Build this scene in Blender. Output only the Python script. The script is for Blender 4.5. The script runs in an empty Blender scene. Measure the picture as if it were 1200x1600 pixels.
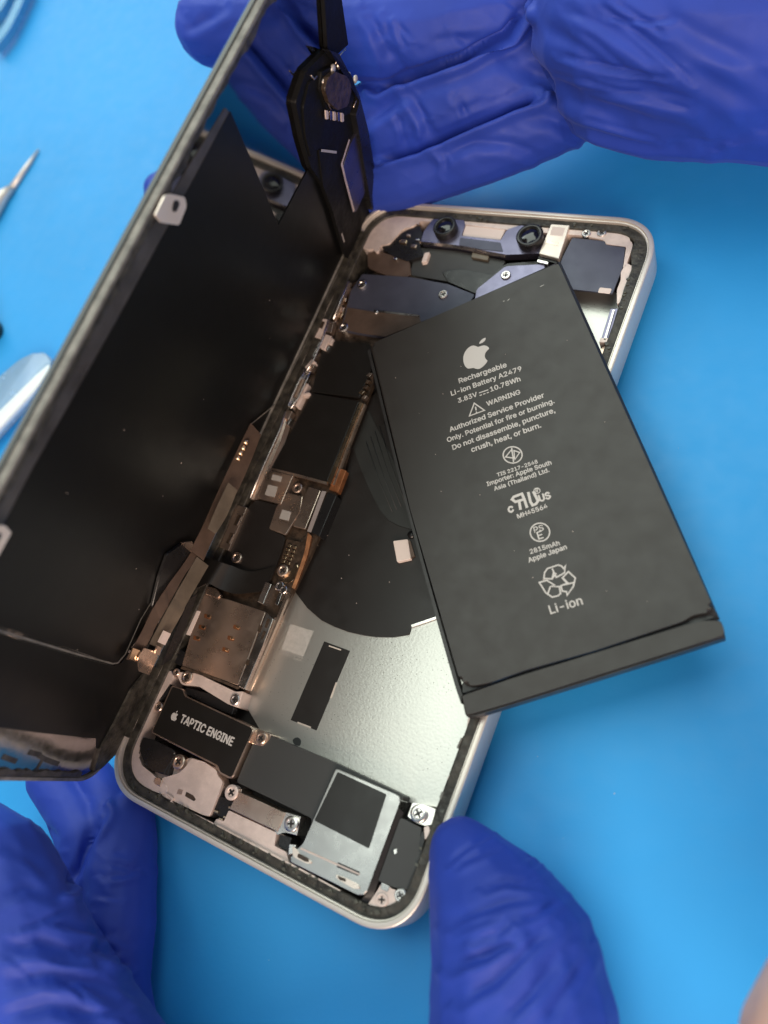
import bpy, bmesh, math, random
import numpy as np
from mathutils import Vector, Matrix, noise

random.seed(4)
sc = bpy.context.scene
COL = sc.collection
S = 0.001                      # every length below is in millimetres
Z0 = 10.4                      # height of the phone's rim above the mat (mm)

# ------------------------------------------------------------------ camera
F_PX = 1310.37                 # focal length in pixels of a 1200 px wide picture
ROT = np.array([[0.85593, 0.37133, -0.35986], [0.23113, -0.89728, -0.37613], [-0.46256, 0.23877, -0.85383]])
CAM = np.array([79.734, -43.072, 145.226])
cd = bpy.data.cameras.new('camera')
cam = bpy.data.objects.new('camera', cd)
COL.objects.link(cam)
sc.camera = cam
cd.sensor_fit = 'HORIZONTAL'
cd.sensor_width = 36
cd.lens = F_PX / 1200 * 36
cd.clip_start = 0.005
cd.clip_end = 20
r_, u_, b_ = ROT[0], -ROT[1], -ROT[2]
cam.matrix_world = Matrix(((r_[0], u_[0], b_[0], CAM[0] * S), (r_[1], u_[1], b_[1], CAM[1] * S),
                           (r_[2], u_[2], b_[2], (CAM[2] + Z0) * S), (0, 0, 0, 1)))
cd.dof.use_dof = True
cd.dof.focus_distance = 0.168
cd.dof.aperture_fstop = 17

# ------------------------------------------------------------------ light
W = bpy.data.worlds.new('World')
sc.world = W
W.use_nodes = True
bg = W.node_tree.nodes['Background']
wn = W.node_tree                       # a room: cool on the window side, warm on the bench side
wt = wn.nodes.new('ShaderNodeTexCoord')
wd = wn.nodes.new('ShaderNodeVectorMath')
wd.operation = 'DOT_PRODUCT'
wd.inputs[1].default_value = (0.80, -0.52, -0.30)
wr = wn.nodes.new('ShaderNodeValToRGB')
wr.color_ramp.elements[0].position = .42
wr.color_ramp.elements[0].color = (0.50, 0.64, 0.80, 1)
wr.color_ramp.elements[1].position = .85
wr.color_ramp.elements[1].color = (1.5, 1.06, 0.80, 1)
wm = wn.nodes.new('ShaderNodeMapRange')
wm.inputs['From Min'].default_value = -1
wn.links.new(wt.outputs['Generated'], wd.inputs[0])
wn.links.new(wd.outputs['Value'], wm.inputs['Value'])
wn.links.new(wm.outputs['Result'], wr.inputs['Fac'])
wn.links.new(wr.outputs['Color'], bg.inputs[0])
bg.inputs[1].default_value = 0.42


def area(name, loc, target, size, power, color, sy=None):
    l = bpy.data.lights.new(name, 'AREA')
    l.size = size
    if sy:
        l.shape = 'RECTANGLE'
        l.size_y = sy
    l.energy = power
    l.color = color
    o = bpy.data.objects.new(name, l)
    COL.objects.link(o)
    o.location = Vector(loc)
    o.rotation_euler = (Vector(target) - Vector(loc)).to_track_quat('-Z', 'Y').to_euler()
    return o


area('window_lamp', (-0.95, 0.75, 0.60), (-0.05, 0.02, 0), 0.7, 3.2, (0.90, 0.97, 1.0), 0.7)
area('ceiling_lamp', (-0.26, 0.34, 0.76), (-0.02, 0, 0), 0.9, 7.0, (0.92, 1.0, 0.88), 0.9)
area('warm_fill_lamp', (0.33, -0.48, 0.36), (0, -0.06, 0.01), 0.34, 4.3, (1.0, 0.79, 0.64))  # added warm fill for the metal interior and the lower hand
sc.view_settings.view_transform = 'Standard'
sc.view_settings.look = 'None'
sc.view_settings.exposure = 0
sc.view_settings.gamma = 1
sc.view_settings.use_curve_mapping = False


# ------------------------------------------------------------------ planes and pixels
class Plane:
    def __init__(s, o, u, v, n):
        s.o, s.u, s.v, s.n = (np.array(k, float) for k in (o, u, v, n))

    def P(s, u, v, h):          # plane coordinates (mm) -> phone space (mm)
        return s.o + s.u * u + s.v * v + s.n * h

    def at(s, px, py, h):       # the point of the photograph that lies h mm over this plane -> (u, v)
        d = ROT.T @ np.array([(px - 600) / F_PX, (py - 800) / F_PX, 1.0])
        t = ((s.o + s.n * h - CAM) @ s.n) / (d @ s.n)
        q = CAM + d * t - s.o
        return (q @ s.u, q @ s.v)


BODY = Plane((0, 0, 0), (1, 0, 0), (0, 1, 0), (0, 0, 1))
ANG = math.radians(75.5)
SCREEN = Plane((-35.3, 0, 0.3), (math.cos(ANG), 0, math.sin(ANG)), (0, 1, 0), (math.sin(ANG), 0, -math.cos(ANG)))


def at3(px, py, z):
    q = BODY.at(px, py, z)
    return np.array([q[0], q[1], z])


def w3(p):                      # phone space mm -> world metres
    return Vector((p[0] * S, p[1] * S, (p[2] + Z0) * S))


# ------------------------------------------------------------------ objects
def thing(name, label, cat, loc, group=None):
    o = bpy.data.objects.new(name, None)
    o.empty_display_size = 0.01
    COL.objects.link(o)
    o.location = loc
    o['label'] = label
    o['category'] = cat
    if group:
        o['group'] = group
    return o


def tag(o, label, cat, group=None):
    o['label'] = label
    o['category'] = cat
    if group:
        o['group'] = group
    return o


def root_loc(p):
    l = Vector((0, 0, 0))
    while p:
        l += p.location
        p = p.parent
    return l


def link(name, bm, mats, parent=None, smooth=False, origin=None):
    """bm in world metres -> one mesh object"""
    loc = root_loc(parent)
    if origin is not None and parent is None:
        loc = Vector(origin)
    bmesh.ops.translate(bm, verts=bm.verts, vec=-loc)
    me = bpy.data.meshes.new(name)
    bmesh.ops.recalc_face_normals(bm, faces=bm.faces)
    bm.to_mesh(me)
    bm.free()
    for m in (mats if isinstance(mats, (list, tuple)) else [mats]):
        me.materials.append(m)
    o = bpy.data.objects.new(name, me)
    COL.objects.link(o)
    if parent:
        o.parent = parent
    elif origin is not None:
        o.location = loc
    for p in me.polygons:
        p.use_smooth = smooth
    return o


def rounded(pts, r, n=4):
    if r <= 0:
        return list(pts)
    out = []
    k = len(pts)
    for i in range(k):
        a, b, c = (np.array(pts[(i + j) % k], float) for j in (-1, 0, 1))
        la, lc = np.linalg.norm(a - b), np.linalg.norm(c - b)
        q = min(r, la * .45, lc * .45)
        s, e = b + (a - b) / la * q, b + (c - b) / lc * q
        for t in np.linspace(0, 1, n):
            out.append(tuple((1 - t) ** 2 * s + 2 * t * (1 - t) * b + t * t * e))
    return out


def prism(bm, pl, uv, h1, h0, bev=0.0, seg=2, mi=0):
    """polygon uv of plane pl between heights h0 and h1 (mm); the h1 rim is bevelled"""
    a = sum(uv[i][0] * uv[(i + 1) % len(uv)][1] - uv[(i + 1) % len(uv)][0] * uv[i][1] for i in range(len(uv)))
    if a < 0:
        uv = uv[::-1]
    t = [bm.verts.new(w3(pl.P(p[0], p[1], h1))) for p in uv]
    b = [bm.verts.new(w3(pl.P(p[0], p[1], h0))) for p in uv]
    n = len(uv)
    top = bm.faces.new(t)
    fs = [top, bm.faces.new(b[::-1])]
    for i in range(n):
        fs.append(bm.faces.new((t[i], b[i], b[(i + 1) % n], t[(i + 1) % n])))
    for f in fs:
        f.material_index = mi
    if bev > 0:
        bmesh.ops.bevel(bm, geom=list(top.edges), offset=bev * S, segments=seg, profile=.5, affect='EDGES', clamp_overlap=True)


def plate(name, px, h, m, parent, th=None, r=0.25, bev=0.12, pl=BODY, smooth=False, label=None):
    """a flat part whose top outline was measured in the photograph, at its own height h over the plane"""
    uv = rounded([pl.at(x, y, h) for x, y in px], r)
    bm = bmesh.new()
    prism(bm, pl, uv, h, h - (th if th is not None else (h + 5.85)), bev)
    o = link(name, bm, m, parent, smooth)
    if label:
        o['label'] = label
    return o


def lathe(bm, c, axis, prof, n=20, mi=0):
    """prof = [(radius, height)] mm round the axis through c (phone space)"""
    ax = Vector(axis).normalized()
    e1 = ax.orthogonal().normalized()
    e2 = ax.cross(e1)
    rings = []
    for r, h in prof:
        if r < 1e-6:
            rings.append([bm.verts.new(w3(Vector(c) + ax * h))])
        else:
            rings.append([bm.verts.new(w3(Vector(c) + ax * h + e1 * (r * math.cos(2 * math.pi * i / n)) + e2 * (r * math.sin(2 * math.pi * i / n)))) for i in range(n)])
    for A, B in zip(rings[:-1], rings[1:]):
        for i in range(n):
            j = (i + 1) % n
            vs = [A[i % len(A)], A[j % len(A)], B[j % len(B)], B[i % len(B)]]
            vs = [v for k, v in enumerate(vs) if v not in vs[:k]]
            if len(vs) > 2:
                bm.faces.new(vs).material_index = mi


def tube(bm, pts, rad, n=8, mi=0):
    """round wire along phone-space points"""
    pts = [Vector(p) for p in pts]
    rings = []
    for i, p in enumerate(pts):
        d = (pts[min(i + 1, len(pts) - 1)] - pts[max(i - 1, 0)]).normalized()
        e1 = d.orthogonal().normalized() if i == 0 else (e1 - d * e1.dot(d)).normalized()
        e2 = d.cross(e1)
        r = rad[i] if isinstance(rad, (list, tuple)) else rad
        rings.append([bm.verts.new(w3(p + e1 * (r * math.cos(2 * math.pi * k / n)) + e2 * (r * math.sin(2 * math.pi * k / n)))) for k in range(n)])
    for A, B in zip(rings[:-1], rings[1:]):
        for k in range(n):
            bm.faces.new((A[k], A[(k + 1) % n], B[(k + 1) % n], B[k])).material_index = mi
    bm.faces.new(rings[0][::-1]).material_index = mi
    bm.faces.new(rings[-1]).material_index = mi


def strip(name, L, Rr, m, parent, th=0.12, sub=3, label=None, pl=None):
    """a thin bent band between two edges of (px, py, z) points"""
    def dens(a):
        a = [np.array(p, float) for p in a]
        out = []
        for i in range(len(a) - 1):
            p0, p1, p2, p3 = a[max(i - 1, 0)], a[i], a[i + 1], a[min(i + 2, len(a) - 1)]
            for k in range(sub):
                t = k / sub
                out.append(.5 * (2 * p1 + (p2 - p0) * t + (2 * p0 - 5 * p1 + 4 * p2 - p3) * t * t + (3 * p1 - p0 - 3 * p2 + p3) * t ** 3))
        return out + [a[-1]]
    pos = (lambda x, y, h: pl.P(*pl.at(x, y, h), h)) if pl else at3
    A = [pos(*p) for p in dens(L)]
    B = [pos(*p) for p in dens(Rr)]
    bm = bmesh.new()
    q = []
    for i in range(len(A)):
        t = A[min(i + 1, len(A) - 1)] - A[max(i - 1, 0)]
        n = np.cross(B[i] - A[i], t)
        n = n / (np.linalg.norm(n) + 1e-9)
        if n[2] < 0:
            n = -n
        q.append([bm.verts.new(w3(p)) for p in (A[i], B[i], B[i] - n * th, A[i] - n * th)])
    for a, b in zip(q[:-1], q[1:]):
        for k in range(4):
            bm.faces.new((a[k], a[(k + 1) % 4], b[(k + 1) % 4], b[k]))
    bm.faces.new(q[0])
    bm.faces.new(q[-1][::-1])
    o = link(name, bm, m, parent)
    for p in o.data.polygons:
        p.use_smooth = True
    o.data.set_sharp_from_angle(angle=math.radians(50))
    if label:
        o['label'] = label
    return o


# ------------------------------------------------------------------ materials
def mat(name, col, metal=0.0, rough=0.5, bump=None, rvar=0.0, cvar=0.0, cscale=300, coat=0.0, spec=0.5, col2=None):
    m = bpy.data.materials.new(name)
    m.use_nodes = True
    nt = m.node_tree
    b = nt.nodes['Principled BSDF']
    b.inputs['Base Color'].default_value = (*col, 1)
    b.inputs['Metallic'].default_value = metal
    b.inputs['Roughness'].default_value = rough
    b.inputs['Specular IOR Level'].default_value = spec
    if coat:
        b.inputs['Coat Weight'].default_value = coat
        b.inputs['Coat Roughness'].default_value = 0.15
    tc = nt.nodes.new('ShaderNodeTexCoord')

    def nz(scale, detail=3, rgh=.55):
        n = nt.nodes.new('ShaderNodeTexNoise')
        n.inputs['Scale'].default_value = scale
        n.inputs['Detail'].default_value = detail
        n.inputs['Roughness'].default_value = rgh
        nt.links.new(tc.outputs['Object'], n.inputs['Vector'])
        return n
    if cvar or col2:
        n = nz(cscale, 4, .6)
        rp = nt.nodes.new('ShaderNodeValToRGB')
        c2 = col2 or tuple(min(1, c * (1 + cvar)) for c in col)
        rp.color_ramp.elements[0].position = .36
        rp.color_ramp.elements[1].position = .64
        rp.color_ramp.elements[0].color = (*[c * (1 - cvar) for c in col], 1)
        rp.color_ramp.elements[1].color = (*c2, 1)
        nt.links.new(n.outputs['Fac'], rp.inputs['Fac'])
        nt.links.new(rp.outputs['Color'], b.inputs['Base Color'])
    if rvar:
        n = nz(220, 5, .65)
        mr = nt.nodes.new('ShaderNodeMapRange')
        mr.inputs['From Min'].default_value = .3
        mr.inputs['From Max'].default_value = .7
        mr.inputs['To Min'].default_value = max(.02, rough - rvar)
        mr.inputs['To Max'].default_value = min(1, rough + rvar)
        nt.links.new(n.outputs['Fac'], mr.inputs['Value'])
        nt.links.new(mr.outputs['Result'], b.inputs['Roughness'])
    if bump:
        n = nz(bump[0], bump[3] if len(bump) > 3 else 3)
        bp = nt.nodes.new('ShaderNodeBump')
        bp.inputs['Strength'].default_value = bump[1]
        bp.inputs['Distance'].default_value = bump[2] * S
        nt.links.new(n.outputs['Fac'], bp.inputs['Height'])
        nt.links.new(bp.outputs['Normal'], b.inputs['Normal'])
    return m


M = {}
M['mat'] = mat('blue_silicone', (0.020, 0.325, 0.76), 0, .55, (900, .12, .2), .08, .05, 14)
M['alu'] = mat('anodised_aluminium', (0.72, 0.67, 0.61), .55, .36, (1500, .02, .03), .04)
M['cast'] = mat('cast_chassis', (0.68, 0.57, 0.52), .25, .46, (700, .35, .25), .1, .12, 250)
M['gasket'] = mat('adhesive_gasket', (0.040, 0.037, 0.030), 0, .5, (900, .8, .35), .15, .55, 500)
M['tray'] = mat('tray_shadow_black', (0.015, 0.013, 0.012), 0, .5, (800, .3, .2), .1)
M['steel'] = mat('stainless_steel', (0.50, 0.485, 0.47), 1, .30, (900, .08, .04), .08, .05, 120)
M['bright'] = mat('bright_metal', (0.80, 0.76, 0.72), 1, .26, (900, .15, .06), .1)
M['warmsteel'] = mat('nickel_shield', (0.72, 0.57, 0.47), .95, .30, (800, .1, .05), .1, .06, 150)
M['gold'] = mat('gold_contact', (0.85, 0.63, 0.42), 1, .25, (900, .1, .05), .08)
M['copper'] = mat('copper_flex', (0.30, 0.12, 0.05), .6, .38, (900, .2, .1), .1, .25, 500)
M['black'] = mat('matte_black_film', (0.014, 0.012, 0.011), 0, .42, (1200, .12, .05), .08)
M['label'] = mat('black_label', (0.012, 0.011, 0.010), 0, .34, (1500, .1, .03), .06)
M['grey'] = mat('dark_grey_cover', (0.040, 0.042, 0.042), 0, .48, (1600, .12, .04), .06)
M['violet'] = mat('violet_steel', (0.20, 0.19, 0.27), .9, .33, (700, .1, .05), .1, .1, 150)
M['slate'] = mat('slate_film', (0.075, 0.080, 0.115), .35, .42, (500, .15, .1), .1, .1, 150)
M['tan'] = mat('tan_flex', (0.15, 0.125, 0.095), .2, .45, (900, .15, .06), .1, .15, 300)
M['brown'] = mat('brown_flex', (0.105, 0.072, 0.055), .2, .40, (900, .15, .06), .1, .15, 300)
M['rubber'] = mat('black_rubber', (0.012, 0.012, 0.013), 0, .30, (900, .2, .1), .08)
M['foam'] = mat('pale_pad', (0.72, 0.62, 0.57), 0, .6, (1500, .15, .06), .1)
M['glass'] = mat('black_lens', (0.006, 0.006, 0.008), 0, .08, None, 0, 0, 300, .6)
M['print'] = mat('grey_print', (0.52, 0.51, 0.49), 0, .55)
M['etched'] = mat('etched_mark', (0.60, 0.57, 0.53), .5, .5)
M['mottled'] = mat('mottled_etching', (0.56, 0.54, 0.50), .5, .5, None, 0, 0, 900, 0, .5, (0.66, 0.63, 0.59))
M['pouch'] = mat('battery_wrap', (0.026, 0.0235, 0.0215), 0, .42, (28, .3, .9, 4), .06, .03, 60, 0, .42)
M['seam'] = mat('battery_seam', (0.022, 0.021, 0.021), 0, .4, (500, .3, .15), .08)
M['mirror'] = mat('polished_backing', (0.33, 0.32, 0.32), 1, .055, (120, .05, .06, 2), .02)
M['foil'] = mat('brushed_foil', (0.60, 0.54, 0.51), 1, .16, (160, .25, .25, 3), .08)
M['screenback'] = mat('screen_black_sheet', (0.005, 0.005, 0.005), 0, .36, (60, .12, .3, 2), .03, 0, 60, 0, .32)
M['screenedge'] = mat('screen_edge_plastic', (0.17, 0.165, 0.15), .1, .42, (700, .4, .2), .1, .3, 350)
M['crumb'] = mat('adhesive_crumb', (0.055, 0.055, 0.042), 0, .35, (900, .5, .2), .1, .6, 900)
M['module'] = mat('black_module', (0.008, 0.008, 0.008), 0, .5, (600, .5, .3), .12, 0, 300, 0, .14)
M['clip'] = mat('nickel_clip', (0.80, 0.72, 0.64), .45, .35, (600, .2, .08), .1)
M['film'] = mat('grey_border_film', (0.10, 0.095, 0.095), .5, .35, (500, .2, .1), .1, .2, 200)
M['boardg'] = mat('board_dark', (0.045, 0.030, 0.020), 0, .4, (900, .5, .3), .1, .5, 700)
M['graphite'] = mat('graphite_ribbon', (0.030, 0.032, 0.031), .2, .42, (400, .2, .1), .1)


def steel_floor():
    m = mat('speckled_steel', (0.60, 0.60, 0.57), .8, .34, None)
    nt = m.node_tree
    b = nt.nodes['Principled BSDF']
    tc = nt.nodes.new('ShaderNodeTexCoord')
    v = nt.nodes.new('ShaderNodeTexVoronoi')
    v.inputs['Scale'].default_value = 1250
    nt.links.new(tc.outputs['Object'], v.inputs['Vector'])
    r = nt.nodes.new('ShaderNodeValToRGB')          # sparse dark specks
    r.color_ramp.elements[0].position = .07
    r.color_ramp.elements[1].position = .15
    r.color_ramp.elements[0].color = (.16, .15, .13, 1)
    r.color_ramp.elements[1].color = (.62, .61, .57, 1)
    nt.links.new(v.outputs['Distance'], r.inputs['Fac'])
    n0 = nt.nodes.new('ShaderNodeTexNoise')
    n0.inputs['Scale'].default_value = 90
    nt.links.new(tc.outputs['Object'], n0.inputs['Vector'])
    mk = nt.nodes.new('ShaderNodeMapRange')
    mk.inputs['From Min'].default_value = .45
    mk.inputs['From Max'].default_value = .6
    nt.links.new(n0.outputs['Fac'], mk.inputs['Value'])
    mx = nt.nodes.new('ShaderNodeMix')
    mx.data_type = 'RGBA'
    mx.inputs['A'].default_value = (.62, .61, .57, 1)
    nt.links.new(mk.outputs['Result'], mx.inputs['Factor'])
    nt.links.new(r.outputs['Color'], mx.inputs['B'])
    nt.links.new(mx.outputs['Result'], b.inputs['Base Color'])
    n = nt.nodes.new('ShaderNodeTexNoise')
    n.inputs['Scale'].default_value = 1900
    n.inputs['Detail'].default_value = 3
    nt.links.new(tc.outputs['Object'], n.inputs['Vector'])
    bp = nt.nodes.new('ShaderNodeBump')
    bp.inputs['Strength'].default_value = .42
    bp.inputs['Distance'].default_value = .06 * S
    nt.links.new(n.outputs['Fac'], bp.inputs['Height'])
    nt.links.new(bp.outputs['Normal'], b.inputs['Normal'])
    return m


M['floor'] = steel_floor()


def glove_mat():
    m = mat('nitrile_glove', (0.022, 0.056, 0.39), 0, .58, None, .07, .10, 45, 0, .3)
    nt = m.node_tree
    b = nt.nodes['Principled BSDF']
    tc = nt.nodes.new('ShaderNodeTexCoord')
    a = nt.nodes.new('ShaderNodeTexNoise')
    a.inputs['Scale'].default_value = 48
    a.inputs['Detail'].default_value = 3
    a.inputs['Distortion'].default_value = .9
    a.noise_type = 'RIDGED_MULTIFRACTAL'
    a.inputs['Lacunarity'].default_value = 2.3
    c = nt.nodes.new('ShaderNodeTexNoise')
    c.inputs['Scale'].default_value = 1400
    for n in (a, c):
        nt.links.new(tc.outputs['Object'], n.inputs['Vector'])
    b1 = nt.nodes.new('ShaderNodeBump')
    b1.inputs['Strength'].default_value = .22
    b1.inputs['Distance'].default_value = .9 * S
    nt.links.new(a.outputs['Fac'], b1.inputs['Height'])
    b2 = nt.nodes.new('ShaderNodeBump')
    b2.inputs['Strength'].default_value = .2
    b2.inputs['Distance'].default_value = .06 * S
    nt.links.new(c.outputs['Fac'], b2.inputs['Height'])
    nt.links.new(b1.outputs['Normal'], b2.inputs['Normal'])
    nt.links.new(b2.outputs['Normal'], b.inputs['Normal'])
    b.inputs['Sheen Weight'].default_value = .10
    b.inputs['Sheen Roughness'].default_value = .4
    b.inputs['Sheen Tint'].default_value = (.45, .5, 1, 1)
    return m


M['glove'] = glove_mat()

# ------------------------------------------------------------------ the work mat
bm = bmesh.new()
N = 40
g = [[bm.verts.new((x * .03 - .6, y * .03 - .6, 0)) for x in range(N + 1)] for y in range(N + 1)]
for y in range(N):
    for x in range(N):
        bm.faces.new((g[y][x], g[y][x + 1], g[y + 1][x + 1], g[y + 1][x]))
o = link('work_mat', bm, M['mat'])
o['kind'] = 'structure'
o['label'] = 'smooth bright blue silicone work mat under everything'

# ------------------------------------------------------------------ phone housing
PH = thing('smartphone', 'opened silver rimmed smartphone body with circuit boards and metal parts showing', 'phone', (0, 0, 0.003))


def outline(inset, R=10.5, Wd=71.5, Hd=146.7, step=3):
    n, o = 2.35, []
    r = R - inset
    for cx, cy, a0 in ((Wd / 2 - R, Hd / 2 - R, 0), (-Wd / 2 + R, Hd / 2 - R, 90), (-Wd / 2 + R, -Hd / 2 + R, 180), (Wd / 2 - R, -Hd / 2 + R, 270)):
        for k in range(0, 91, step):
            a, b = math.radians(k), math.radians(a0)
            c, s = max(math.cos(a), 0) ** (2 / n), max(math.sin(a), 0) ** (2 / n)
            o.append((cx + r * (c * math.cos(b) - s * math.sin(b)), cy + r * (c * math.sin(b) + s * math.cos(b))))
    return o


def sweep(name, prof, m, parent, pl=BODY, closed=True, **kw):
    """profile of (inset, height) carried round the rounded rectangle"""
    bm = bmesh.new()
    rings = [[bm.verts.new(w3(pl.P(x + kw.get('du', 0), y, h))) for x, y in outline(i, **{k: v for k, v in kw.items() if k != 'du'})] for i, h in prof]
    n = len(rings[0])
    pairs = list(zip(rings[:-1], rings[1:])) + ([(rings[-1], rings[0])] if closed else [])
    for A, B in pairs:
        for k in range(n):
            bm.faces.new((A[k], A[(k + 1) % n], B[(k + 1) % n], B[k]))
    o = link(name, bm, m, parent, True)
    o.data.set_sharp_from_angle(angle=math.radians(28))
    return o


sweep('frame', [(.55, -7.4), (.12, -7.15), (0, -6.8), (0, -.35), (.06, -.14), (.22, -.03), (.45, 0), (.95, 0), (.98, -.05), (1.04, -.45), (1.14, -.5), (1.2, -.34), (1.34, -.36), (1.42, -.6), (1.45, -6.2), (1.45, -7.4)], M['alu'], PH)
bm = bmesh.new()
prism(bm, BODY, outline(1.46), -6.0, -7.38)
link('back_glass', bm, M['tray'], PH)
sweep('gasket', [(1.46, -.95), (1.7, -.86), (3.1, -.9), (3.3, -1.1), (3.3, -5.9), (1.46, -5.9)], M['gasket'], PH)
plate('gasket', [(993, 372), (1008, 392), (1004, 430), (953, 566), (936, 602), (948, 545), (966, 482), (976, 448), (987, 420), (986, 395)], -1.0, M['gasket'], PH, r=.5)
plate('gasket', [(731, 1140), (742, 1140), (700, 1270), (664, 1378), (640, 1404), (634, 1396), (652, 1348), (662, 1325), (682, 1262)], -1.15, M['gasket'], PH, r=.5)
plate('gasket', [(252, 1063), (268, 1040), (276, 1022), (262, 1030), (236, 1082), (206, 1130), (192, 1180), (198, 1190), (210, 1142), (230, 1112)], -.95, M['gasket'], PH, r=.4)

bm = bmesh.new()
e = [(-33.9 + .5 * noise.noise(Vector((i * .2, 2.2, 0))), i) for i in range(-63, 65)]
prism(bm, BODY, [(-35.45, -63), *e, (-35.45, 64)], .10, -.5)
link('gasket', bm, M['gasket'], PH)  # left rim: old adhesive, its black also painting in the screen's dark reflection

# pale cast chassis round the inside
CAST = [
    [(562, 385), (570, 367), (585, 348), (605, 335), (625, 328), (648, 331), (727, 335), (800, 341), (905, 350), (943, 351), (952, 357), (982, 360), (985, 364),
     (982, 374), (989, 380), (987, 390), (978, 417), (973, 418), (980, 385), (946, 381), (945, 375), (910, 368), (790, 359), (727, 351), (657, 345), (645, 354), (630, 357), (622, 366),
     (615, 373), (608, 381), (594, 383), (591, 394), (586, 394), (584, 387), (575, 391)],
    [(979, 410), (990, 417), (982, 437), (974, 453), (971, 470), (964, 476), (964, 453), (970, 437), (970, 425)],
    [(266, 1046), (272, 1058), (240, 1105), (236, 1118), (221, 1150), (216, 1180), (222, 1196), (237, 1208), (247, 1218), (262, 1228), (262, 1240), (256, 1242), (231, 1233), (214, 1225), (203, 1206), (198, 1181), (208, 1146), (228, 1116), (250, 1062)],
    [(257, 1240), (267, 1249), (271, 1260), (290, 1268), (330, 1288), (326, 1292), (286, 1272), (266, 1263), (261, 1252)],
    [(572, 1416), (592, 1388), (596, 1379), (608, 1385), (616, 1392), (640, 1394), (631, 1408), (618, 1415), (600, 1420), (585, 1424)],
    [(731, 1121), (739, 1121), (744, 1140), (738, 1150), (741, 1160), (737, 1162), (734, 1141), (729, 1138)],
    [(699, 1213), (704, 1208), (712, 1211), (719, 1221), (714, 1226), (705, 1226), (698, 1220)],
]
for i, q in enumerate(CAST):
    plate('chassis', q, -1.25, M['cast'], PH, r=.45, bev=.3)
plate('chassis', [(300, 1184), (246, 1195), (240, 1215), (252, 1243), (327, 1277), (346, 1228), (340, 1200)], -2.4, M['cast'], PH, r=.3)

# floor of the battery bay
plate('floor_plate', [(455, 905), (520, 930), (600, 955), (700, 960), (770, 900), (800, 600), (850, 440), (960, 455), (975, 470), (935, 600), (736, 1122), (686, 1262), (640, 1254), (520, 1196), (412, 1150), (378, 1092), (388, 1062)], -5.2, M['floor'], PH, th=.5, r=.5)
plate('charging_coil', [(560, 640), (640, 560), (760, 560), (760, 860), (679, 966), (643, 978), (640, 991.5), (614, 995.5), (586, 995), (565, 992), (544, 987), (522, 979), (502, 969), (480, 950), (462, 926), (458, 905), (480, 850), (512, 770)], -4.95, M['black'], PH, th=.3, r=.25)
plate('edge_strip', [(642, 976), (681, 963), (682, 967), (643, 980.5)], -4.8, M['bright'], PH, th=.3, r=.1, bev=.05)
strip('graphite_ribbon', [(552, 700, -4.75), (575, 760, -4.75), (606, 812, -4.75), (653, 829, -4.75)], [(575, 640, -4.75), (600, 690, -4.75), (630, 750, -4.75), (660, 800, -4.75)], M['graphite'], PH, .1)
for k in range(5):
    bm = bmesh.new()
    tube(bm, [at3(572 + 7 * k, 690 - 8 * k, -4.6), at3(592 + 7 * k, 750 - 6 * k, -4.6), at3(613 + 7 * k, 800 - 4 * k, -4.6)], .08, 5)
    link('coil_wire', bm, M['grey'], PH, True)
plate('foam_pad', [(614, 845), (637, 842), (642, 873), (620, 878)], -4.0, M['foam'], PH, th=.95, r=.3)
plate('foam_pad', [(637, 842), (641, 845), (648, 868), (642, 873)], -4.4, M['brown'], PH, th=.55, r=.1)
bm = bmesh.new()
lathe(bm, at3(643, 836, -4.9), (0, 0, 1), [(0, 0), (.75, 0), (.8, .3), (0, .3)], 16)
link('grommet', bm, M['rubber'], PH, True)
plate('floor_cutout', [(506.5, 1002), (547, 1017), (494.5, 1141.5), (454, 1125)], -5.17, M['black'], PH, th=.1, r=.1, bev=0.02)
for q in ([(514, 1008), (533, 1014.5), (532.5, 1016.5), (513.5, 1010)], [(465, 1127.5), (486, 1135.5), (485, 1138), (464, 1130)], [(524.5, 1066), (526.5, 1066.5), (518, 1091), (515.5, 1090.5)]):
    plate('cutout_tab', q, -5.1, M['clip'], PH, th=.08, r=.05, bev=.02)
plate('etched_mark', [(454, 975), (490, 986), (473.5, 1026), (440, 1014)], -5.18, M['mottled'], PH, th=.06, r=.02, bev=0)

# ------------------------------------------------------------------ writing
import os
FONT = None                    # Blender's own interface font; its default text font if that is missing
try:
    FONT = bpy.data.fonts.load(os.path.join(bpy.utils.system_resource('DATAFILES'), 'fonts', 'Inter.woff2'))
except Exception:
    FONT = None


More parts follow.
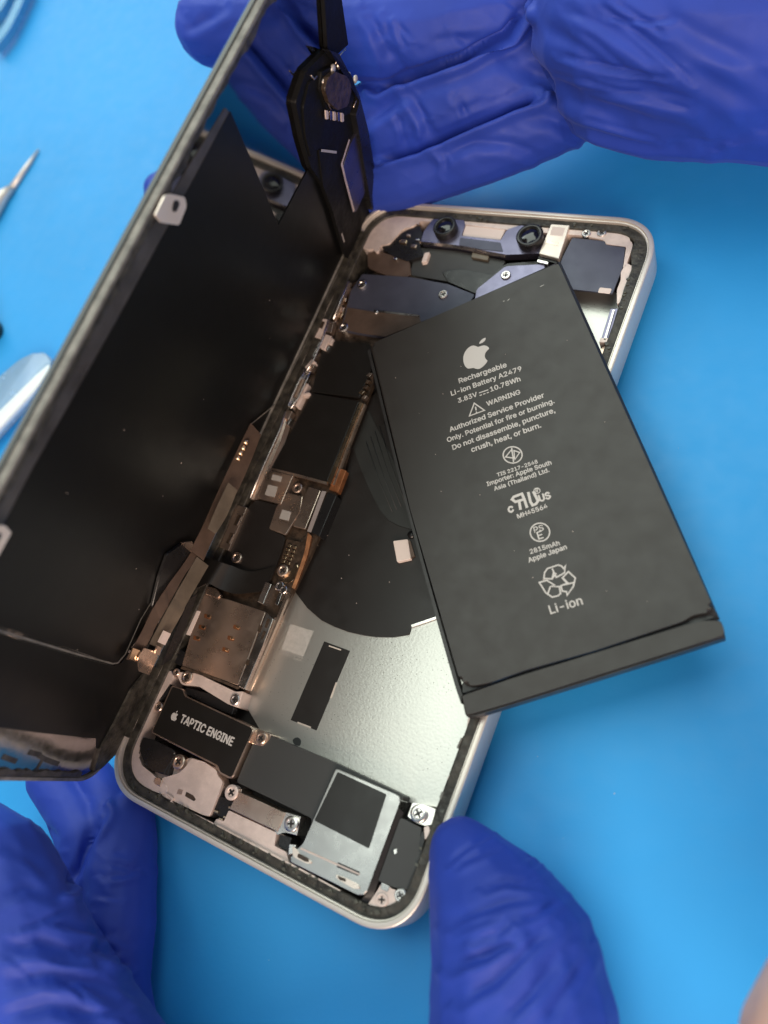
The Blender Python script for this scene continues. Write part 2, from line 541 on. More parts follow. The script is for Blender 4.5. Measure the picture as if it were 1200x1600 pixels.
def text(name, s, p0, p1, pl, h, m, parent, off=0.0, mirror=False, shear=0.0, hscale=1.0):
    """lettering from baseline pixel p0 to p1 on a plane at height h"""
    a, b = np.array(pl.at(*p0, h)), np.array(pl.at(*p1, h))
    L = np.linalg.norm(b - a)
    d = (b - a) / L
    nrm = np.array([-d[1], d[0]])
    c = bpy.data.curves.new(name, 'FONT')
    c.body = s
    c.size = 1
    if FONT:
        c.font = FONT
    c.shear = shear
    c.resolution_u = 3
    t = bpy.data.objects.new('tmp', c)
    COL.objects.link(t)
    dg = bpy.context.evaluated_depsgraph_get()
    me = bpy.data.meshes.new_from_object(t.evaluated_get(dg))
    bpy.data.objects.remove(t)
    bpy.data.curves.remove(c)
    xs = [v.co.x for v in me.vertices]
    x0, x1 = min(xs), max(xs)
    k = L / (x1 - x0)
    src = bmesh.new()
    src.from_mesh(me)
    bpy.data.meshes.remove(me)
    bm = bmesh.new()
    w = off * k                    # boldness: a few copies of the letters, nudged apart
    for i, (dx, dy) in enumerate(((0, 0), (w, 0), (-w, 0), (0, w), (0, -w)) if off else ((0, 0),)):
        vm = {}
        for v in src.verts:
            x = (v.co.x - x0) * k + dx
            if mirror:
                x = L - x
            q = a + d * x + nrm * (v.co.y * k * hscale + dy)
            vm[v] = bm.verts.new(w3(pl.P(q[0], q[1], h + .012 + .003 * i)))
        for f in src.faces:
            bm.faces.new([vm[v] for v in f.verts])
    src.free()
    return link(name, bm, m, parent)


def strokes(name, lines, pl, h, wd, m, parent):
    """flat printed lines of width wd (mm) along pixel polylines"""
    bm = bmesh.new()
    for li, ln in enumerate(lines):
        h = h + .004
        q = [np.array(pl.at(x, y, h)) for x, y in ln]
        closed = np.linalg.norm(q[0] - q[-1]) < 1e-6
        n = len(q) - (1 if closed else 0)
        up, dn = [], []
        for i in range(n):
            a = q[(i - 1) % n] if closed else q[max(i - 1, 0)]
            c = q[(i + 1) % n] if closed else q[min(i + 1, n - 1)]
            d1, d2 = q[i] - a, c - q[i]
            d1 = d1 / (np.linalg.norm(d1) or 1)
            d2 = d2 / (np.linalg.norm(d2) or 1)
            t = d1 + d2
            if np.linalg.norm(t) < .3:
                t = d2 if np.linalg.norm(d2) else d1
            t = t / np.linalg.norm(t)
            nn = np.array([-t[1], t[0]])
            s = wd / 2 / max(.55, abs(nn @ np.array([-d2[1], d2[0]])) if np.linalg.norm(d2) else 1)
            up.append(bm.verts.new(w3(pl.P(*(q[i] + nn * s), h + .02))))
            dn.append(bm.verts.new(w3(pl.P(*(q[i] - nn * s), h + .02))))
        for i in range(n if closed else n - 1):
            j = (i + 1) % n
            bm.faces.new((up[i], up[j], dn[j], dn[i]))
    ex = bmesh.ops.extrude_face_region(bm, geom=list(bm.faces))
    bmesh.ops.translate(bm, verts=[e for e in ex['geom'] if isinstance(e, bmesh.types.BMVert)], vec=Vector(pl.n) * (-.02 * S))
    return link(name, bm, m, parent)


def ring_px(c, r, n=28, ry=None):
    return [(c[0] + r * math.cos(2 * math.pi * i / n), c[1] + (ry or r) * math.sin(2 * math.pi * i / n)) for i in range(n)] + [(c[0] + r, c[1])]


APPLE = [(0, .30), (.10, .36), (.22, .38), (.33, .33), (.40, .26), (.33, .18), (.29, .07), (.30, -.04), (.36, -.14), (.44, -.19), (.40, -.31), (.32, -.43), (.22, -.51), (.12, -.51),
         (.02, -.47), (-.08, -.50), (-.18, -.51), (-.29, -.42), (-.38, -.27), (-.43, -.08), (-.42, .10), (-.35, .26), (-.23, .36), (-.12, .36)]
LEAF = [(.0, .42), (.01, .52), (.08, .62), (.18, .68), (.19, .58), (.13, .48)]


def fruit(c, up, pl, h, m, parent):
    """the bitten fruit emblem: centre pixel, pixel of its top"""
    a, b = np.array(pl.at(*c, h)), np.array(pl.at(*up, h))
    v = (b - a) / .68
    u = np.array([v[1], -v[0]])
    bm = bmesh.new()
    for q in (APPLE, LEAF):
        prism(bm, pl, rounded([tuple(a + u * x + v * y) for x, y in q], 5, 3), h + .02, h)
    return link('printed_emblem', bm, m, parent)


text('etched_digits', '3907122', (437, 1021), (471, 1033.5), BODY, -5.16, M['etched'], PH, .01)

# ------------------------------------------------------------------ screws
def screw(px, py, z, r=1.25, m='bright', ht=.55):
    bm = bmesh.new()
    c = at3(px, py, z)
    lathe(bm, c, (0, 0, 1), [(r * .98, -ht - 1.2), (r, -ht), (r, -.12), (r * .86, 0), (r * .62, 0), (r * .52, -.16), (0, -.18)], 22, 0)
    a0 = random.random() * 3
    for k in range(2):                      # the cross-shaped recess
        a = a0 + k * math.pi / 2
        u, v = np.array([math.cos(a), math.sin(a)]), np.array([-math.sin(a), math.cos(a)])
        q = [c[:2] + u * x * r * .48 + v * y * r * .13 for x, y in ((-1, -1), (1, -1), (1, 1), (-1, 1))]
        prism(bm, BODY, [tuple(p) for p in q], z - .10 + .004 * k, z - .3, mi=1)
    o = link('screw', bm, [M[m], M['tray']], PH, True)
    o.data.set_sharp_from_angle(angle=math.radians(35))
    return o


# ------------------------------------------------------------------ top: cameras and sensors
plate('camera_bracket', [(657, 377), (662, 362), (676, 342), (724, 341), (727, 351), (720, 369), (783, 376), (792, 359), (812, 352), (845, 356), (853, 380), (842, 396), (790, 398), (752, 391), (716, 384)], -1.0, M['violet'], PH, th=2, r=.3)
strip('bracket_lip', [(657, 377, -.9), (716, 384, -.9), (752, 391, -.9), (790, 398, -.9)], [(656, 381, -1.6), (715, 388.5, -1.6), (751, 396, -1.6), (790, 403, -1.6)], M['bright'], PH, .15)
plate('front_sensor', [(727, 352), (790, 358), (782, 375), (722, 369)], -1.4, M['foam'], PH, th=1, r=.2)
plate('sensor_shield', [(719, 371), (782, 379), (786, 393), (750, 389), (717, 383)], -.85, M['slate'], PH, th=.3, r=.2)


def lens(px, py, r, z):
    bm = bmesh.new()
    c = at3(px, py, z)
    lathe(bm, c, (0, 0, 1), [(r, -2.2), (r, -.25), (r * .93, -.05), (r * .80, 0), (r * .74, -.08), (r * .70, -.5), (r * .55, -.55)], 32, 0)
    h = link('camera_module', bm, M['rubber'], PH, True)
    h.data.set_sharp_from_angle(angle=math.radians(40))
    bm = bmesh.new()
    lathe(bm, c, (0, 0, 1), [(r * .70, -.52), (r * .55, -.30), (r * .35, -.12), (r * .15, -.04), (0, -.02)], 32, 0)
    link('lens', bm, M['glass'], h, True)


lens(694, 352, 2.75, 1.0)
lens(827, 366, 3.0, 1.0)
plate('light_sensor', [(861, 350), (890, 352), (873, 404), (842, 396)], -.7, M['clip'], PH, th=3, r=.2, bev=.2)
plate('sensor_window', [(863, 354), (883, 356), (879, 369), (859, 367)], -.66, M['foam'], PH, th=.1, r=.15, bev=.03)
plate('sensor_slot', [(854, 375), (873, 379), (871, 384), (852, 380)], -.66, M['warmsteel'], PH, th=.1, r=.05, bev=.02)
plate('sensor_slot', [(843, 397), (873, 405), (870, 412), (840, 404)], -1.6, M['rubber'], PH, th=2, r=.1)
plate('light_sensor_tail', [(840, 405), (857, 409), (856, 413), (839, 409)], -1.5, M['bright'], PH, th=1, r=.1)
plate('flash_cover', [(894, 371), (978, 380), (973, 418), (957, 459), (895, 452), (860, 448), (880, 400)], -1.5, M['slate'], PH, th=.4, r=.35)
plate('pale_sticker', [(937, 449), (956, 451), (953, 459), (934, 457)], -1.42, M['foam'], PH, th=.1, r=.3, bev=.02)
plate('camera_housing', [(650, 386), (716, 392), (752, 399), (790, 407), (778, 432), (770, 450), (735, 445), (690, 438), (640, 430)], -2.6, M['grey'], PH, r=.4)
plate('camera_housing', [(690, 424), (722, 421), (770, 430), (790, 412), (840, 408), (860, 414), (800, 440), (770, 462), (742, 458), (700, 440)], -2.2, M['rubber'], PH, r=.5)
plate('earpiece_flex', [(738, 393), (764, 399), (762, 407), (736, 402)], -1.9, M['tan'], PH, th=1, r=.2)
plate('side_flex', [(574, 395), (592, 392), (640, 409), (642, 428), (625, 441), (575, 417)], -1.9, M['brown'], PH, th=.6, r=.4)
plate('proximity_module', [(596, 386), (622, 368), (640, 358), (655, 350), (660, 364), (656, 384), (662, 400), (636, 408), (610, 398)], -1.7, M['rubber'], PH, th=2.5, r=.3)
for q in ((641, 351, .5), (652, 349, .6), (661, 342, .5), (630, 377, .9), (646, 384, .7), (638, 367, .5), (652, 374, .5), (617, 404, .5)):
    bm = bmesh.new()
    c = BODY.at(q[0], q[1], -1.3)
    k = q[2]
    prism(bm, BODY, rounded([(c[0] - k, c[1] - k * .6), (c[0] + k, c[1] - k * .6), (c[0] + k, c[1] + k * .6), (c[0] - k, c[1] + k * .6)], .2), -1.3, -2.5, .12)
    link('chip_component', bm, M[random.choice(['bright', 'warmsteel', 'gold'])], PH)
plate('plastic_clip', [(663, 395), (671, 393), (666, 408), (658, 410)], -1.5, M['foam'], PH, th=1.2, r=.3)
screw(790, 429, -1.6, 1.1)
screw(916, 364, -1.0, 1.0)
screw(940, 363, -1.0, 1.0)
screw(565, 444, -1.2, 1.15)
screw(692, 459, -1.3, 1.1)
screw(536, 511, -1.3, 1.15)
plate('speaker_flex', [(745, 452), (790, 416), (850, 412), (852, 420), (760, 470), (740, 475)], -2.0, M['violet'], PH, th=1, r=.3)
plate('bracket_channel', [(954, 482), (966, 482), (951, 533), (938, 533)], -1.6, M['violet'], PH, r=.15, bev=.3)
strip('channel_rib', [(957.5, 484, -1.2), (943.5, 531, -1.2)], [(960.5, 484, -1.2), (946.5, 531, -1.2)], M['bright'], PH, .4)
plate('channel_end', [(938, 528), (951, 528), (949, 535), (936, 535)], -1.2, M['cast'], PH, r=.1)
plate('edge_clip', [(936, 548), (948, 536), (944, 552), (938, 563)], -2.4, M['warmsteel'], PH, r=.2)

# ------------------------------------------------------------------ logic board
plate('logic_board', [(545, 445), (600, 420), (640, 430), (742, 458), (700, 490), (604, 528), (583, 560), (583, 600), (548, 690), (526, 770), (500, 835), (470, 900), (440, 960), (400, 980), (300, 920), (330, 855), (390, 790), (440, 690)], -2.6, M['boardg'], PH, th=1.0, r=.3)
plate('board_shield', [(548, 455), (566, 428), (640, 433), (700, 444), (742, 460), (733, 474), (657, 503), (602, 527), (560, 521), (532, 515)], -1.75, M['slate'], PH, th=.8, r=.4)
plate('board_shield', [(583, 487), (655, 495), (658, 503), (602, 526), (560, 520), (534, 514), (543, 480)], -1.62, M['brown'], PH, th=.2, r=.25, bev=.04)
strip('shield_fold', [(584, 484, -1.5), (656, 492, -1.5)], [(584, 487, -1.5), (656, 495, -1.5)], M['bright'], PH, .1)
bm = bmesh.new()
lathe(bm, at3(587, 487, -1.3), (0, 0, 1), [(.55, -.4), (.55, -.1), (.35, 0), (0, 0)], 14)
link('solder_dot', bm, M['bright'], PH, True)
plate('black_sticker', [(506, 532), (577, 537), (581, 574), (561, 621), (487, 612)], -1.6, M['label'], PH, th=.9, r=.3, bev=.06)
plate('processor_cover', [(487, 614), (561, 627), (511, 752), (424, 731)], -1.55, M['label'], PH, th=.9, r=.3, bev=.08)
strip('shield_rail', [(562, 628, -1.4), (537, 690, -1.4), (511, 753, -1.4)], [(567, 630, -1.4), (542, 692, -1.4), (517, 757, -1.4)], M['gold'], PH, .7)
strip('shield_rail', [(568.5, 631, -1.7), (544, 692, -1.7), (519.5, 757, -1.7)], [(571.5, 632, -1.7), (547, 693, -1.7), (522.5, 758, -1.7)], M['warmsteel'], PH, .7)
strip('shield_rail', [(424, 731, -1.4), (470, 742, -1.4), (511, 753, -1.4)], [(423, 734, -1.4), (469, 745.5, -1.4), (511, 757, -1.4)], M['warmsteel'], PH, .6)
plate('copper_tab', [(529, 731), (541, 735), (528, 769), (514, 764)], -1.9, M['copper'], PH, th=1.5, r=.15)
for q in ((565, 612, .7), (571, 604, .6), (574, 596, .5), (577, 585, .6), (569, 620, .6)):
    bm = bmesh.new()
    c = BODY.at(q[0], q[1], -1.5)
    prism(bm, BODY, [(c[0] - q[2], c[1] - .4), (c[0] + q[2] * .5, c[1] - .5), (c[0] + q[2], c[1] + .4), (c[0] - q[2] * .4, c[1] + .5)], -1.5, -2.6, .1)
    link('chip_component', bm, M[random.choice(['warmsteel', 'boardg', 'gold'])], PH)
plate('radio_shield', [(418, 734), (458, 743), (439, 788), (402, 778)], -1.3, M['warmsteel'], PH, th=1.3, r=.15, bev=.25)
for q in ([(426, 741), (441, 744.5), (438.5, 753), (423.5, 749.5)], [(419, 757), (434, 760.5), (429, 777), (413.5, 773)]):
    plate('pale_sticker', q, -1.27, M['etched'], PH, th=.05, r=.05, bev=.01)
screw(464, 762, -1.4, 1.15, 'warmsteel')
plate('connector_cover', [(449, 770), (473, 775), (468, 800), (446, 836), (420, 826), (432, 792)], -1.4, M['warmsteel'], PH, th=.5, r=.4)
plate('pale_sticker', [(441, 796), (455, 800), (451, 814), (436, 810)], -1.37, M['etched'], PH, th=.05, r=.05, bev=.01)
plate('connector_cover', [(482, 760), (501, 766), (477, 827), (457, 822)], -1.45, M['warmsteel'], PH, th=.5, r=.4)
strip('cover_edge', [(503, 767, -1.3), (480, 830, -1.3)], [(510, 768, -2.0), (486, 832, -2.0)], M['steel'], PH, .2)
plate('foam_block', [(512, 769), (526, 774), (499, 838), (486, 832)], -2.0, M['rubber'], PH, r=.2)
plate('charge_connector', [(448, 842), (470, 848), (481, 832), (486, 838), (476, 870), (458, 918), (442, 940), (428, 934), (438, 880)], -1.9, M['boardg'], PH, th=1.4, r=.3)
strip('copper_edge', [(481, 832, -1.6), (474, 868, -1.6), (456, 918, -1.6)], [(487, 838, -1.8), (479, 872, -1.8), (461, 920, -1.8)], M['copper'], PH, 1.0)
for i in range(2):
    for j in range(5):
        x, y = 450 + i * 8 - j * 2.4, 850 + i * 2.5 + j * 6.2
        plate('contact_pad', [(x, y), (x + 5, y + 1.4), (x + 3.6, y + 5), (x - 1.4, y + 3.6)], -1.55, M['gold'], PH, th=.4, r=.1, bev=.05)
screw(441, 891, -1.0, 1.3, 'warmsteel', .9)
plate('standoff', [(452, 894), (462, 880), (466, 884), (458, 908), (446, 912), (440, 906)], -1.6, M['gold'], PH, th=1.5, r=.5)
screw(436, 915, -1.2, 1.0)
screw(442, 921, -1.0, .9)
plate('grounding_pin', [(415, 909), (424, 912.5), (411, 944), (402, 940)], -1.2, M['bright'], PH, th=1.5, r=.15, bev=.2)
strip('board_edge_rail', [(448, 925, -1.4), (432, 965, -1.4), (384, 1076, -1.6)], [(452, 926, -1.4), (436, 967, -1.4), (388, 1078, -1.6)], M['warmsteel'], PH, .8)
plate('rail_block', [(436, 925), (441, 926), (434, 946), (429, 944)], -1.3, M['bright'], PH, th=1.2, r=.1)
screw(369, 871, -1.1, 1.25, 'warmsteel')
plate('front_flex', [(400, 781), (440, 791), (420, 827), (446, 838), (440, 862), (424, 903), (412, 922), (396, 926), (366, 917), (345, 903), (352, 868), (385, 796)], -1.55, M['black'], PH, th=.4, r=.8, bev=.05)
plate('battery_connector', [(364, 787), (386, 793), (357, 860), (336, 852)], -.7, M['warmsteel'], PH, th=2, r=.15, bev=.3)
for q in ([(372, 804), (377, 805.5), (369.5, 822), (365, 820)], [(360, 832), (365, 833.5), (357.5, 850), (353, 848)]):
    plate('connector_slot', q, -.67, M['boardg'], PH, th=.1, r=.08, bev=0)
    plate('connector_key', [(q[0][0] + 3.4, q[0][1] + 3), (q[1][0] + .5, q[1][1] + 1), (q[2][0] + 1, q[2][1] - 1), (q[3][0] + 4, q[3][1] - 1)], -.6, M['bright'], PH, th=.2, r=.05, bev=.03)

# long bright rail with little springs along the left wall
strip('side_rail', [(543, 440, -1.0), (530, 470, -1.0), (519, 498, -1.0)], [(549, 442, -1.2), (536, 472, -1.2), (525, 500, -1.2)], M['warmsteel'], PH, .8)
strip('side_rail', [(446, 642, -1.0), (433, 686, -1.0), (390, 779, -1.0)], [(450, 643, -1.3), (438, 690, -1.3), (397, 781, -1.3)], M['warmsteel'], PH, 1.0)
strip('side_wall', [(450, 643, -1.5), (438, 690, -1.5), (397, 781, -1.5)], [(456, 650, -2.0), (446, 690, -2.0), (404, 781, -2.0)], M['brown'], PH, .4)
plate('spring_tab', [(495, 496), (512, 499), (501, 529), (484, 524)], -.6, M['cast'], PH, th=1.2, r=.12)
plate('spring_tab', [(503, 502), (508, 503), (503, 514), (499, 512)], -.56, M['boardg'], PH, th=.1, r=.1, bev=0)
SP = [((512, 500), (522, 503), (517, 520), (508, 517)), ((509, 522), (518, 525), (507, 546), (500, 543)), ((495, 532), (500, 534), (489, 558), (484, 555)), ((500, 551), (494, 560), (488, 570), (484, 566)),
      ((488, 560), (493, 566), (482, 578), (476, 574)), ((474, 576), (486, 580), (479, 594), (469, 592)), ((470, 592), (475, 594), (463, 622), (457, 620)), ((478, 598), (482, 600), (466, 636), (461, 634)),
      ((455, 620), (461, 622), (456, 638), (448, 634)), ((448, 640), (457, 643), (450, 656), (444, 652)), ((517, 528), (521, 529), (517, 538), (513, 537)), ((511, 540), (515, 541), (511, 548), (508, 546)),
      ((487, 568), (492, 570), (487, 578), (484, 576)), ((474, 614), (484, 613), (483, 616), (474, 618)), ((452, 652), (456, 654), (450, 664), (446, 662))]
for i, q in enumerate(SP):
    plate('spring_contact', q, -.7 - .12 * (i % 4), M[('warmsteel', 'cast', 'bright')[i % 3]], PH, th=1.6, r=.15, bev=.18)
for i in range(22):
    t = i / 21
    x, y = 540 - 122 * t + random.uniform(-3, 3), 455 + 250 * t + random.uniform(-4, 4)
    c = BODY.at(x + 6, y, -1.4)
    bm = bmesh.new()
    a, b = random.uniform(.25, .6), random.uniform(.25, .7)
    prism(bm, BODY, [(c[0] - a, c[1] - b), (c[0] + a, c[1] - b), (c[0] + a, c[1] + b), (c[0] - a, c[1] + b)], -1.4 - random.random() * .4, -3, .1)
    link('chip_component', bm, M[random.choice(['warmsteel', 'boardg', 'boardg', 'gold', 'copper'])], PH)

# ------------------------------------------------------------------ card reader, vibration motor, lower parts
plate('card_reader', [(311, 925), (360, 938), (415, 956), (372, 1071), (284, 1040), (300, 985)], -1.3, M['warmsteel'], PH, r=.35, bev=.1)
for x, y in ((324.5, 963), (316, 980), (307.5, 997), (370, 980), (361, 997), (353, 1015)):
    plate('contact_window', [(x - 5, y - 4.5), (x + 6, y - 1), (x + 4, y + 5), (x - 6, y + 2)], -1.27, M['copper'], PH, th=.06, r=.2, bev=.01)
    plate('spring_contact', [(x - 1, y - 3), (x + 5, y - 1), (x + 3.5, y + 3), (x - 2, y + 1)], -1.2, M['gold'], PH, th=.1, r=.2, bev=.04)
plate('pale_sticker', [(301, 953), (313.5, 955), (297, 993), (286, 990)], -1.25, M['foam'], PH, th=.08, r=.25, bev=.02)
plate('reader_rail', [(416, 958), (427, 967), (410, 1010), (382, 1077), (372, 1072)], -.9, M['bright'], PH, th=2, r=.2, bev=.25)
for q in ([(418, 966), (422, 968), (417, 982), (413, 980)], [(412, 985), (416, 987), (410, 1000), (407, 998)], [(405, 976), (410, 978), (407, 988), (402, 986)], [(386, 1030), (391, 1032), (388, 1040), (383, 1038)]):
    plate('rail_slot', q, -.87, M['boardg'], PH, th=.06, r=.08, bev=0)
strip('reader_edge', [(284, 1041, -1.1), (330, 1056, -1.1), (372, 1073, -1.1)], [(282, 1045, -1.3), (329, 1060, -1.3), (371, 1077, -1.3)], M['boardg'], PH, .6)
strip('reader_edge', [(310, 924, -1.0), (285, 985, -1.0), (273, 1018, -1.0)], [(314, 926, -1.1), (289, 986, -1.1), (277, 1020, -1.1)], M['warmsteel'], PH, .6)
plate('reader_latch', [(276, 1012), (296, 1022), (290, 1036), (280, 1040), (270, 1034)], -1.5, M['rubber'], PH, th=1.5, r=.2)
plate('reader_foot', [(274, 1050), (308, 1052), (368, 1081), (380, 1080), (372, 1106), (356, 1100), (310, 1072), (284, 1070)], -1.6, M['cast'], PH, r=.4, bev=.2)
plate('reader_hinge', [(322, 915), (338, 920), (345, 930), (340, 934), (320, 928)], -1.0, M['warmsteel'], PH, th=1, r=.2)
screw(291, 1058, -1.1, 1.3, 'warmsteel')
screw(366, 1093, -1.2, 1.1)
screw(275, 1050, -1.2, .8, 'warmsteel')

VM = plate('vibration_motor', [(268, 1070.5), (286.5, 1076.5), (290, 1087), (394, 1135.5), (396.5, 1142), (365, 1214), (359, 1217), (342, 1208), (339, 1198), (235.5, 1145)], -.9, M['warmsteel'], PH, r=.4, bev=.2)
plate('black_label', [(269.5, 1073), (285, 1078), (288.5, 1088.5), (392.5, 1137.5), (394, 1142), (363, 1212), (359.5, 1214), (344, 1206), (341, 1196), (238, 1143.5)], -.86, M['label'], VM, th=.1, r=.35, bev=.03)
fruit((272.5, 1119), (276, 1110), BODY, -.84, M['print'], VM)
text('printed_text', 'TAPTIC ENGINE', (280.5, 1128), (361.5, 1165.5), BODY, -.84, M['print'], VM, .035, hscale=1.25)
plate('motor_flex', [(290, 1074), (330, 1085), (352, 1096), (366, 1106), (362, 1117), (318, 1098), (291, 1084)], -1.7, M['rubber'], PH, th=1.5, r=.3)
plate('motor_stop', [(253, 1064), (266, 1068), (262, 1084), (248, 1096), (245, 1088)], -1.4, M['rubber'], PH, th=2, r=.3)
screw(247, 1104, -1.3, 1.0, 'warmsteel')
plate('rubber_bung', [(222.5, 1151), (243, 1157), (272, 1172), (274, 1178), (256, 1211), (240, 1205), (227, 1196), (217, 1170)], -.8, M['rubber'], PH, r=.5, bev=.4)
plate('rubber_bung', [(262, 1172), (275, 1174), (262, 1212), (254, 1210)], -1.0, M['rubber'], PH, r=.4, bev=.3)
screw(278, 1190, -1.2, 1.45, 'warmsteel')
plate('lower_speaker_plate', [(298, 1184), (318, 1190), (338, 1203), (340, 1212), (348, 1221), (345, 1232), (327.5, 1276), (316, 1273), (252, 1243), (243, 1222), (256, 1215), (280, 1208), (292, 1196)], -1.35, M['cast'], PH, th=.8, r=.5, bev=.12)
plate('plate_slot', [(291, 1237), (302, 1243), (306, 1249), (303, 1252), (289, 1244)], -1.31, M['boardg'], PH, th=.06, r=.15, bev=0)
plate('plate_slot', [(279, 1232), (286, 1235), (284, 1242), (276, 1240)], -1.31, M['warmsteel'], PH, th=.06, r=.15, bev=0)
plate('microphone_port', [(247, 1214), (254, 1219), (250, 1230), (240, 1224), (240, 1216)], -1.1, M['warmsteel'], PH, r=.3, bev=.2)
screw(407, 1153, -1.2, 1.2, 'warmsteel')
plate('bracket_tab', [(397, 1140), (404, 1139), (424, 1147), (420, 1156), (410, 1166), (392, 1162)], -1.7, M['warmsteel'], PH, r=.3, bev=.2)
plate('flat_cover', [(414, 1154), (424, 1150), (520, 1190), (632, 1243), (624, 1262), (600, 1290), (560, 1345), (486, 1300), (488, 1278), (480, 1275), (369, 1222), (380, 1196), (396, 1160)], -1.9, M['grey'], PH, r=.5)
plate('floor_cutout', [(456, 1156), (464, 1151), (471, 1156), (469, 1166), (460, 1164)], -5.1, M['grey'], PH, th=.1, r=.6, bev=.02)
screw(361, 1238, -1.0, 1.45, 'cast')
plate('bracket_tab', [(366, 1229), (378, 1233), (376, 1244), (366, 1246)], -1.6, M['warmsteel'], PH, r=.2)
plate('small_module', [(340, 1244), (360, 1248), (364, 1254), (356, 1280), (344, 1276), (330, 1270)], -2.0, M['rubber'], PH, r=.2)
for x, y in ((352, 1277), (345, 1280), (338, 1268), (360, 1262)):
    plate('chip_component', [(x - 3, y - 3), (x + 3, y - 1), (x + 2, y + 3), (x - 4, y + 1)], -1.5, M['gold'], PH, th=1, r=.1)
plate('port_plate', [(372, 1236), (446, 1270), (433, 1300), (358, 1264)], -1.25, M['warmsteel'], PH, r=.2, bev=.15)
plate('port_plate', [(357, 1266), (432, 1301), (428, 1322), (447, 1331), (452, 1350), (400, 1324), (332, 1289), (338, 1279), (350, 1284)], -1.4, M['cast'], PH, r=.25, bev=.15)
plate('small_module', [(437, 1302), (456, 1309), (450, 1331), (435, 1322)], -1.9, M['rubber'], PH, r=.4)
plate('bracket_tab', [(446, 1268), (470, 1276), (464, 1306), (444, 1300), (433, 1305), (428, 1298)], -1.45, M['bright'], PH, r=.25)
screw(454, 1287, -.8, 1.4)

LS = plate('loudspeaker', [(524, 1200), (622, 1243), (626, 1250), (572, 1396), (563, 1400), (452, 1347), (456, 1335), (474, 1318)], -.75, M['steel'], PH, r=.5, bev=.2)
plate('black_label', [(527.5, 1206), (604, 1241), (576.5, 1326), (491, 1282)], -.72, M['label'], LS, th=.06, r=.25, bev=.02)
strip('speaker_step', [(470, 1324, -.6), (562, 1365, -.6)], [(469, 1327, -.72), (561, 1368, -.72)], M['clip'], LS, .1)
plate('speaker_slot', [(528, 1347), (562, 1362), (560, 1369), (526, 1355)], -.70, M['grey'], LS, th=.08, r=.15, bev=.01)
for q in ([(456, 1322), (462, 1325), (468, 1336), (485, 1344), (487, 1349), (480, 1350), (458, 1339)], [(524, 1366), (538, 1371), (560, 1382), (562, 1389), (553, 1389), (526, 1373)]):
    plate('speaker_contact', q, -.45, M['clip'], LS, th=.3, r=.3, bev=.1)
for q in ([(466, 1333), (482, 1342), (483, 1347), (476, 1346), (464, 1339)], [(527, 1368), (540, 1373), (541, 1378), (530, 1375)]):
    plate('contact_recess', q, -.42, M['boardg'], LS, th=.05, r=.25, bev=0)
plate('speaker_contact', [(452, 1318), (462, 1320), (462, 1332), (450, 1336)], -.9, M['bright'], LS, th=1, r=.2)
strip('speaker_gasket', [(622, 1262, -1.0), (600, 1322, -1.0), (576, 1388, -1.0), (566, 1404, -1.2), (558, 1408, -1.3), (530, 1396, -1.3), (450, 1352, -1.3)],
      [(631, 1270, -1.6), (609, 1326, -1.6), (589, 1384, -1.6), (582, 1404, -1.6), (570, 1417, -1.6), (526, 1402, -1.6), (446, 1358, -1.6)], M['rubber'], PH, 1.4)
plate('side_cover', [(625, 1277), (659, 1293.5), (656, 1312), (662, 1320), (655, 1345), (635, 1391), (614, 1386), (590, 1376)], -1.2, M['grey'], PH, r=.4)
bm = bmesh.new()
lathe(bm, at3(615.5, 1330, -1.18), (0, 0, 1), [(.55, -.1), (.55, 0), (0, 0)], 18)
h = link('cover_hole', bm, M['rubber'], PH)
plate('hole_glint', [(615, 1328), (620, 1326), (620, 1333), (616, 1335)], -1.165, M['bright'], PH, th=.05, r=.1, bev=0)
plate('bracket_tab', [(636, 1276), (644, 1253), (663, 1258), (681, 1265), (676, 1288), (664, 1290), (650, 1285)], -1.3, M['bright'], PH, r=.3)
screw(653, 1271, -.5, 1.5)
plate('seal_edge', [(660, 1296), (664, 1312), (659, 1326), (663, 1334), (645, 1384), (637, 1393), (634, 1390), (655, 1338), (654, 1322)], -1.05, M['rubber'], PH, r=.5, bev=.3)
plate('bracket_tab', [(662, 1292), (670, 1290), (672, 1300), (664, 1313)], -1.0, M['cast'], PH, r=.3)
screw(596, 1406, -1.0, 1.2, 'cast')
screw(625, 1399, -.9, 1.1)
plate('bracket_tab', [(596, 1379), (609, 1385), (606, 1394), (594, 1389)], -1.1, M['steel'], PH, r=.1)
# right wall details below the battery
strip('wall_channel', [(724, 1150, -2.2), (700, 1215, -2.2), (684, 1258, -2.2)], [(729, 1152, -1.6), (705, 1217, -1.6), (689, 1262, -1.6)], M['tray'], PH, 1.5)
for q in ([(720, 1152), (723, 1153), (716, 1170), (713, 1168)], [(714, 1176), (719, 1174), (713, 1192), (710, 1190)], [(690, 1236), (694, 1238), (689, 1250), (686, 1247)], [(729, 1146), (735, 1148), (726, 1172), (720, 1170)], [(704, 1230), (711, 1233), (707, 1243), (701, 1240)]):
    plate('wall_clip', q, -.95, M[random.choice(['gasket', 'warmsteel', 'screenedge'])], PH, r=.2, bev=.15)

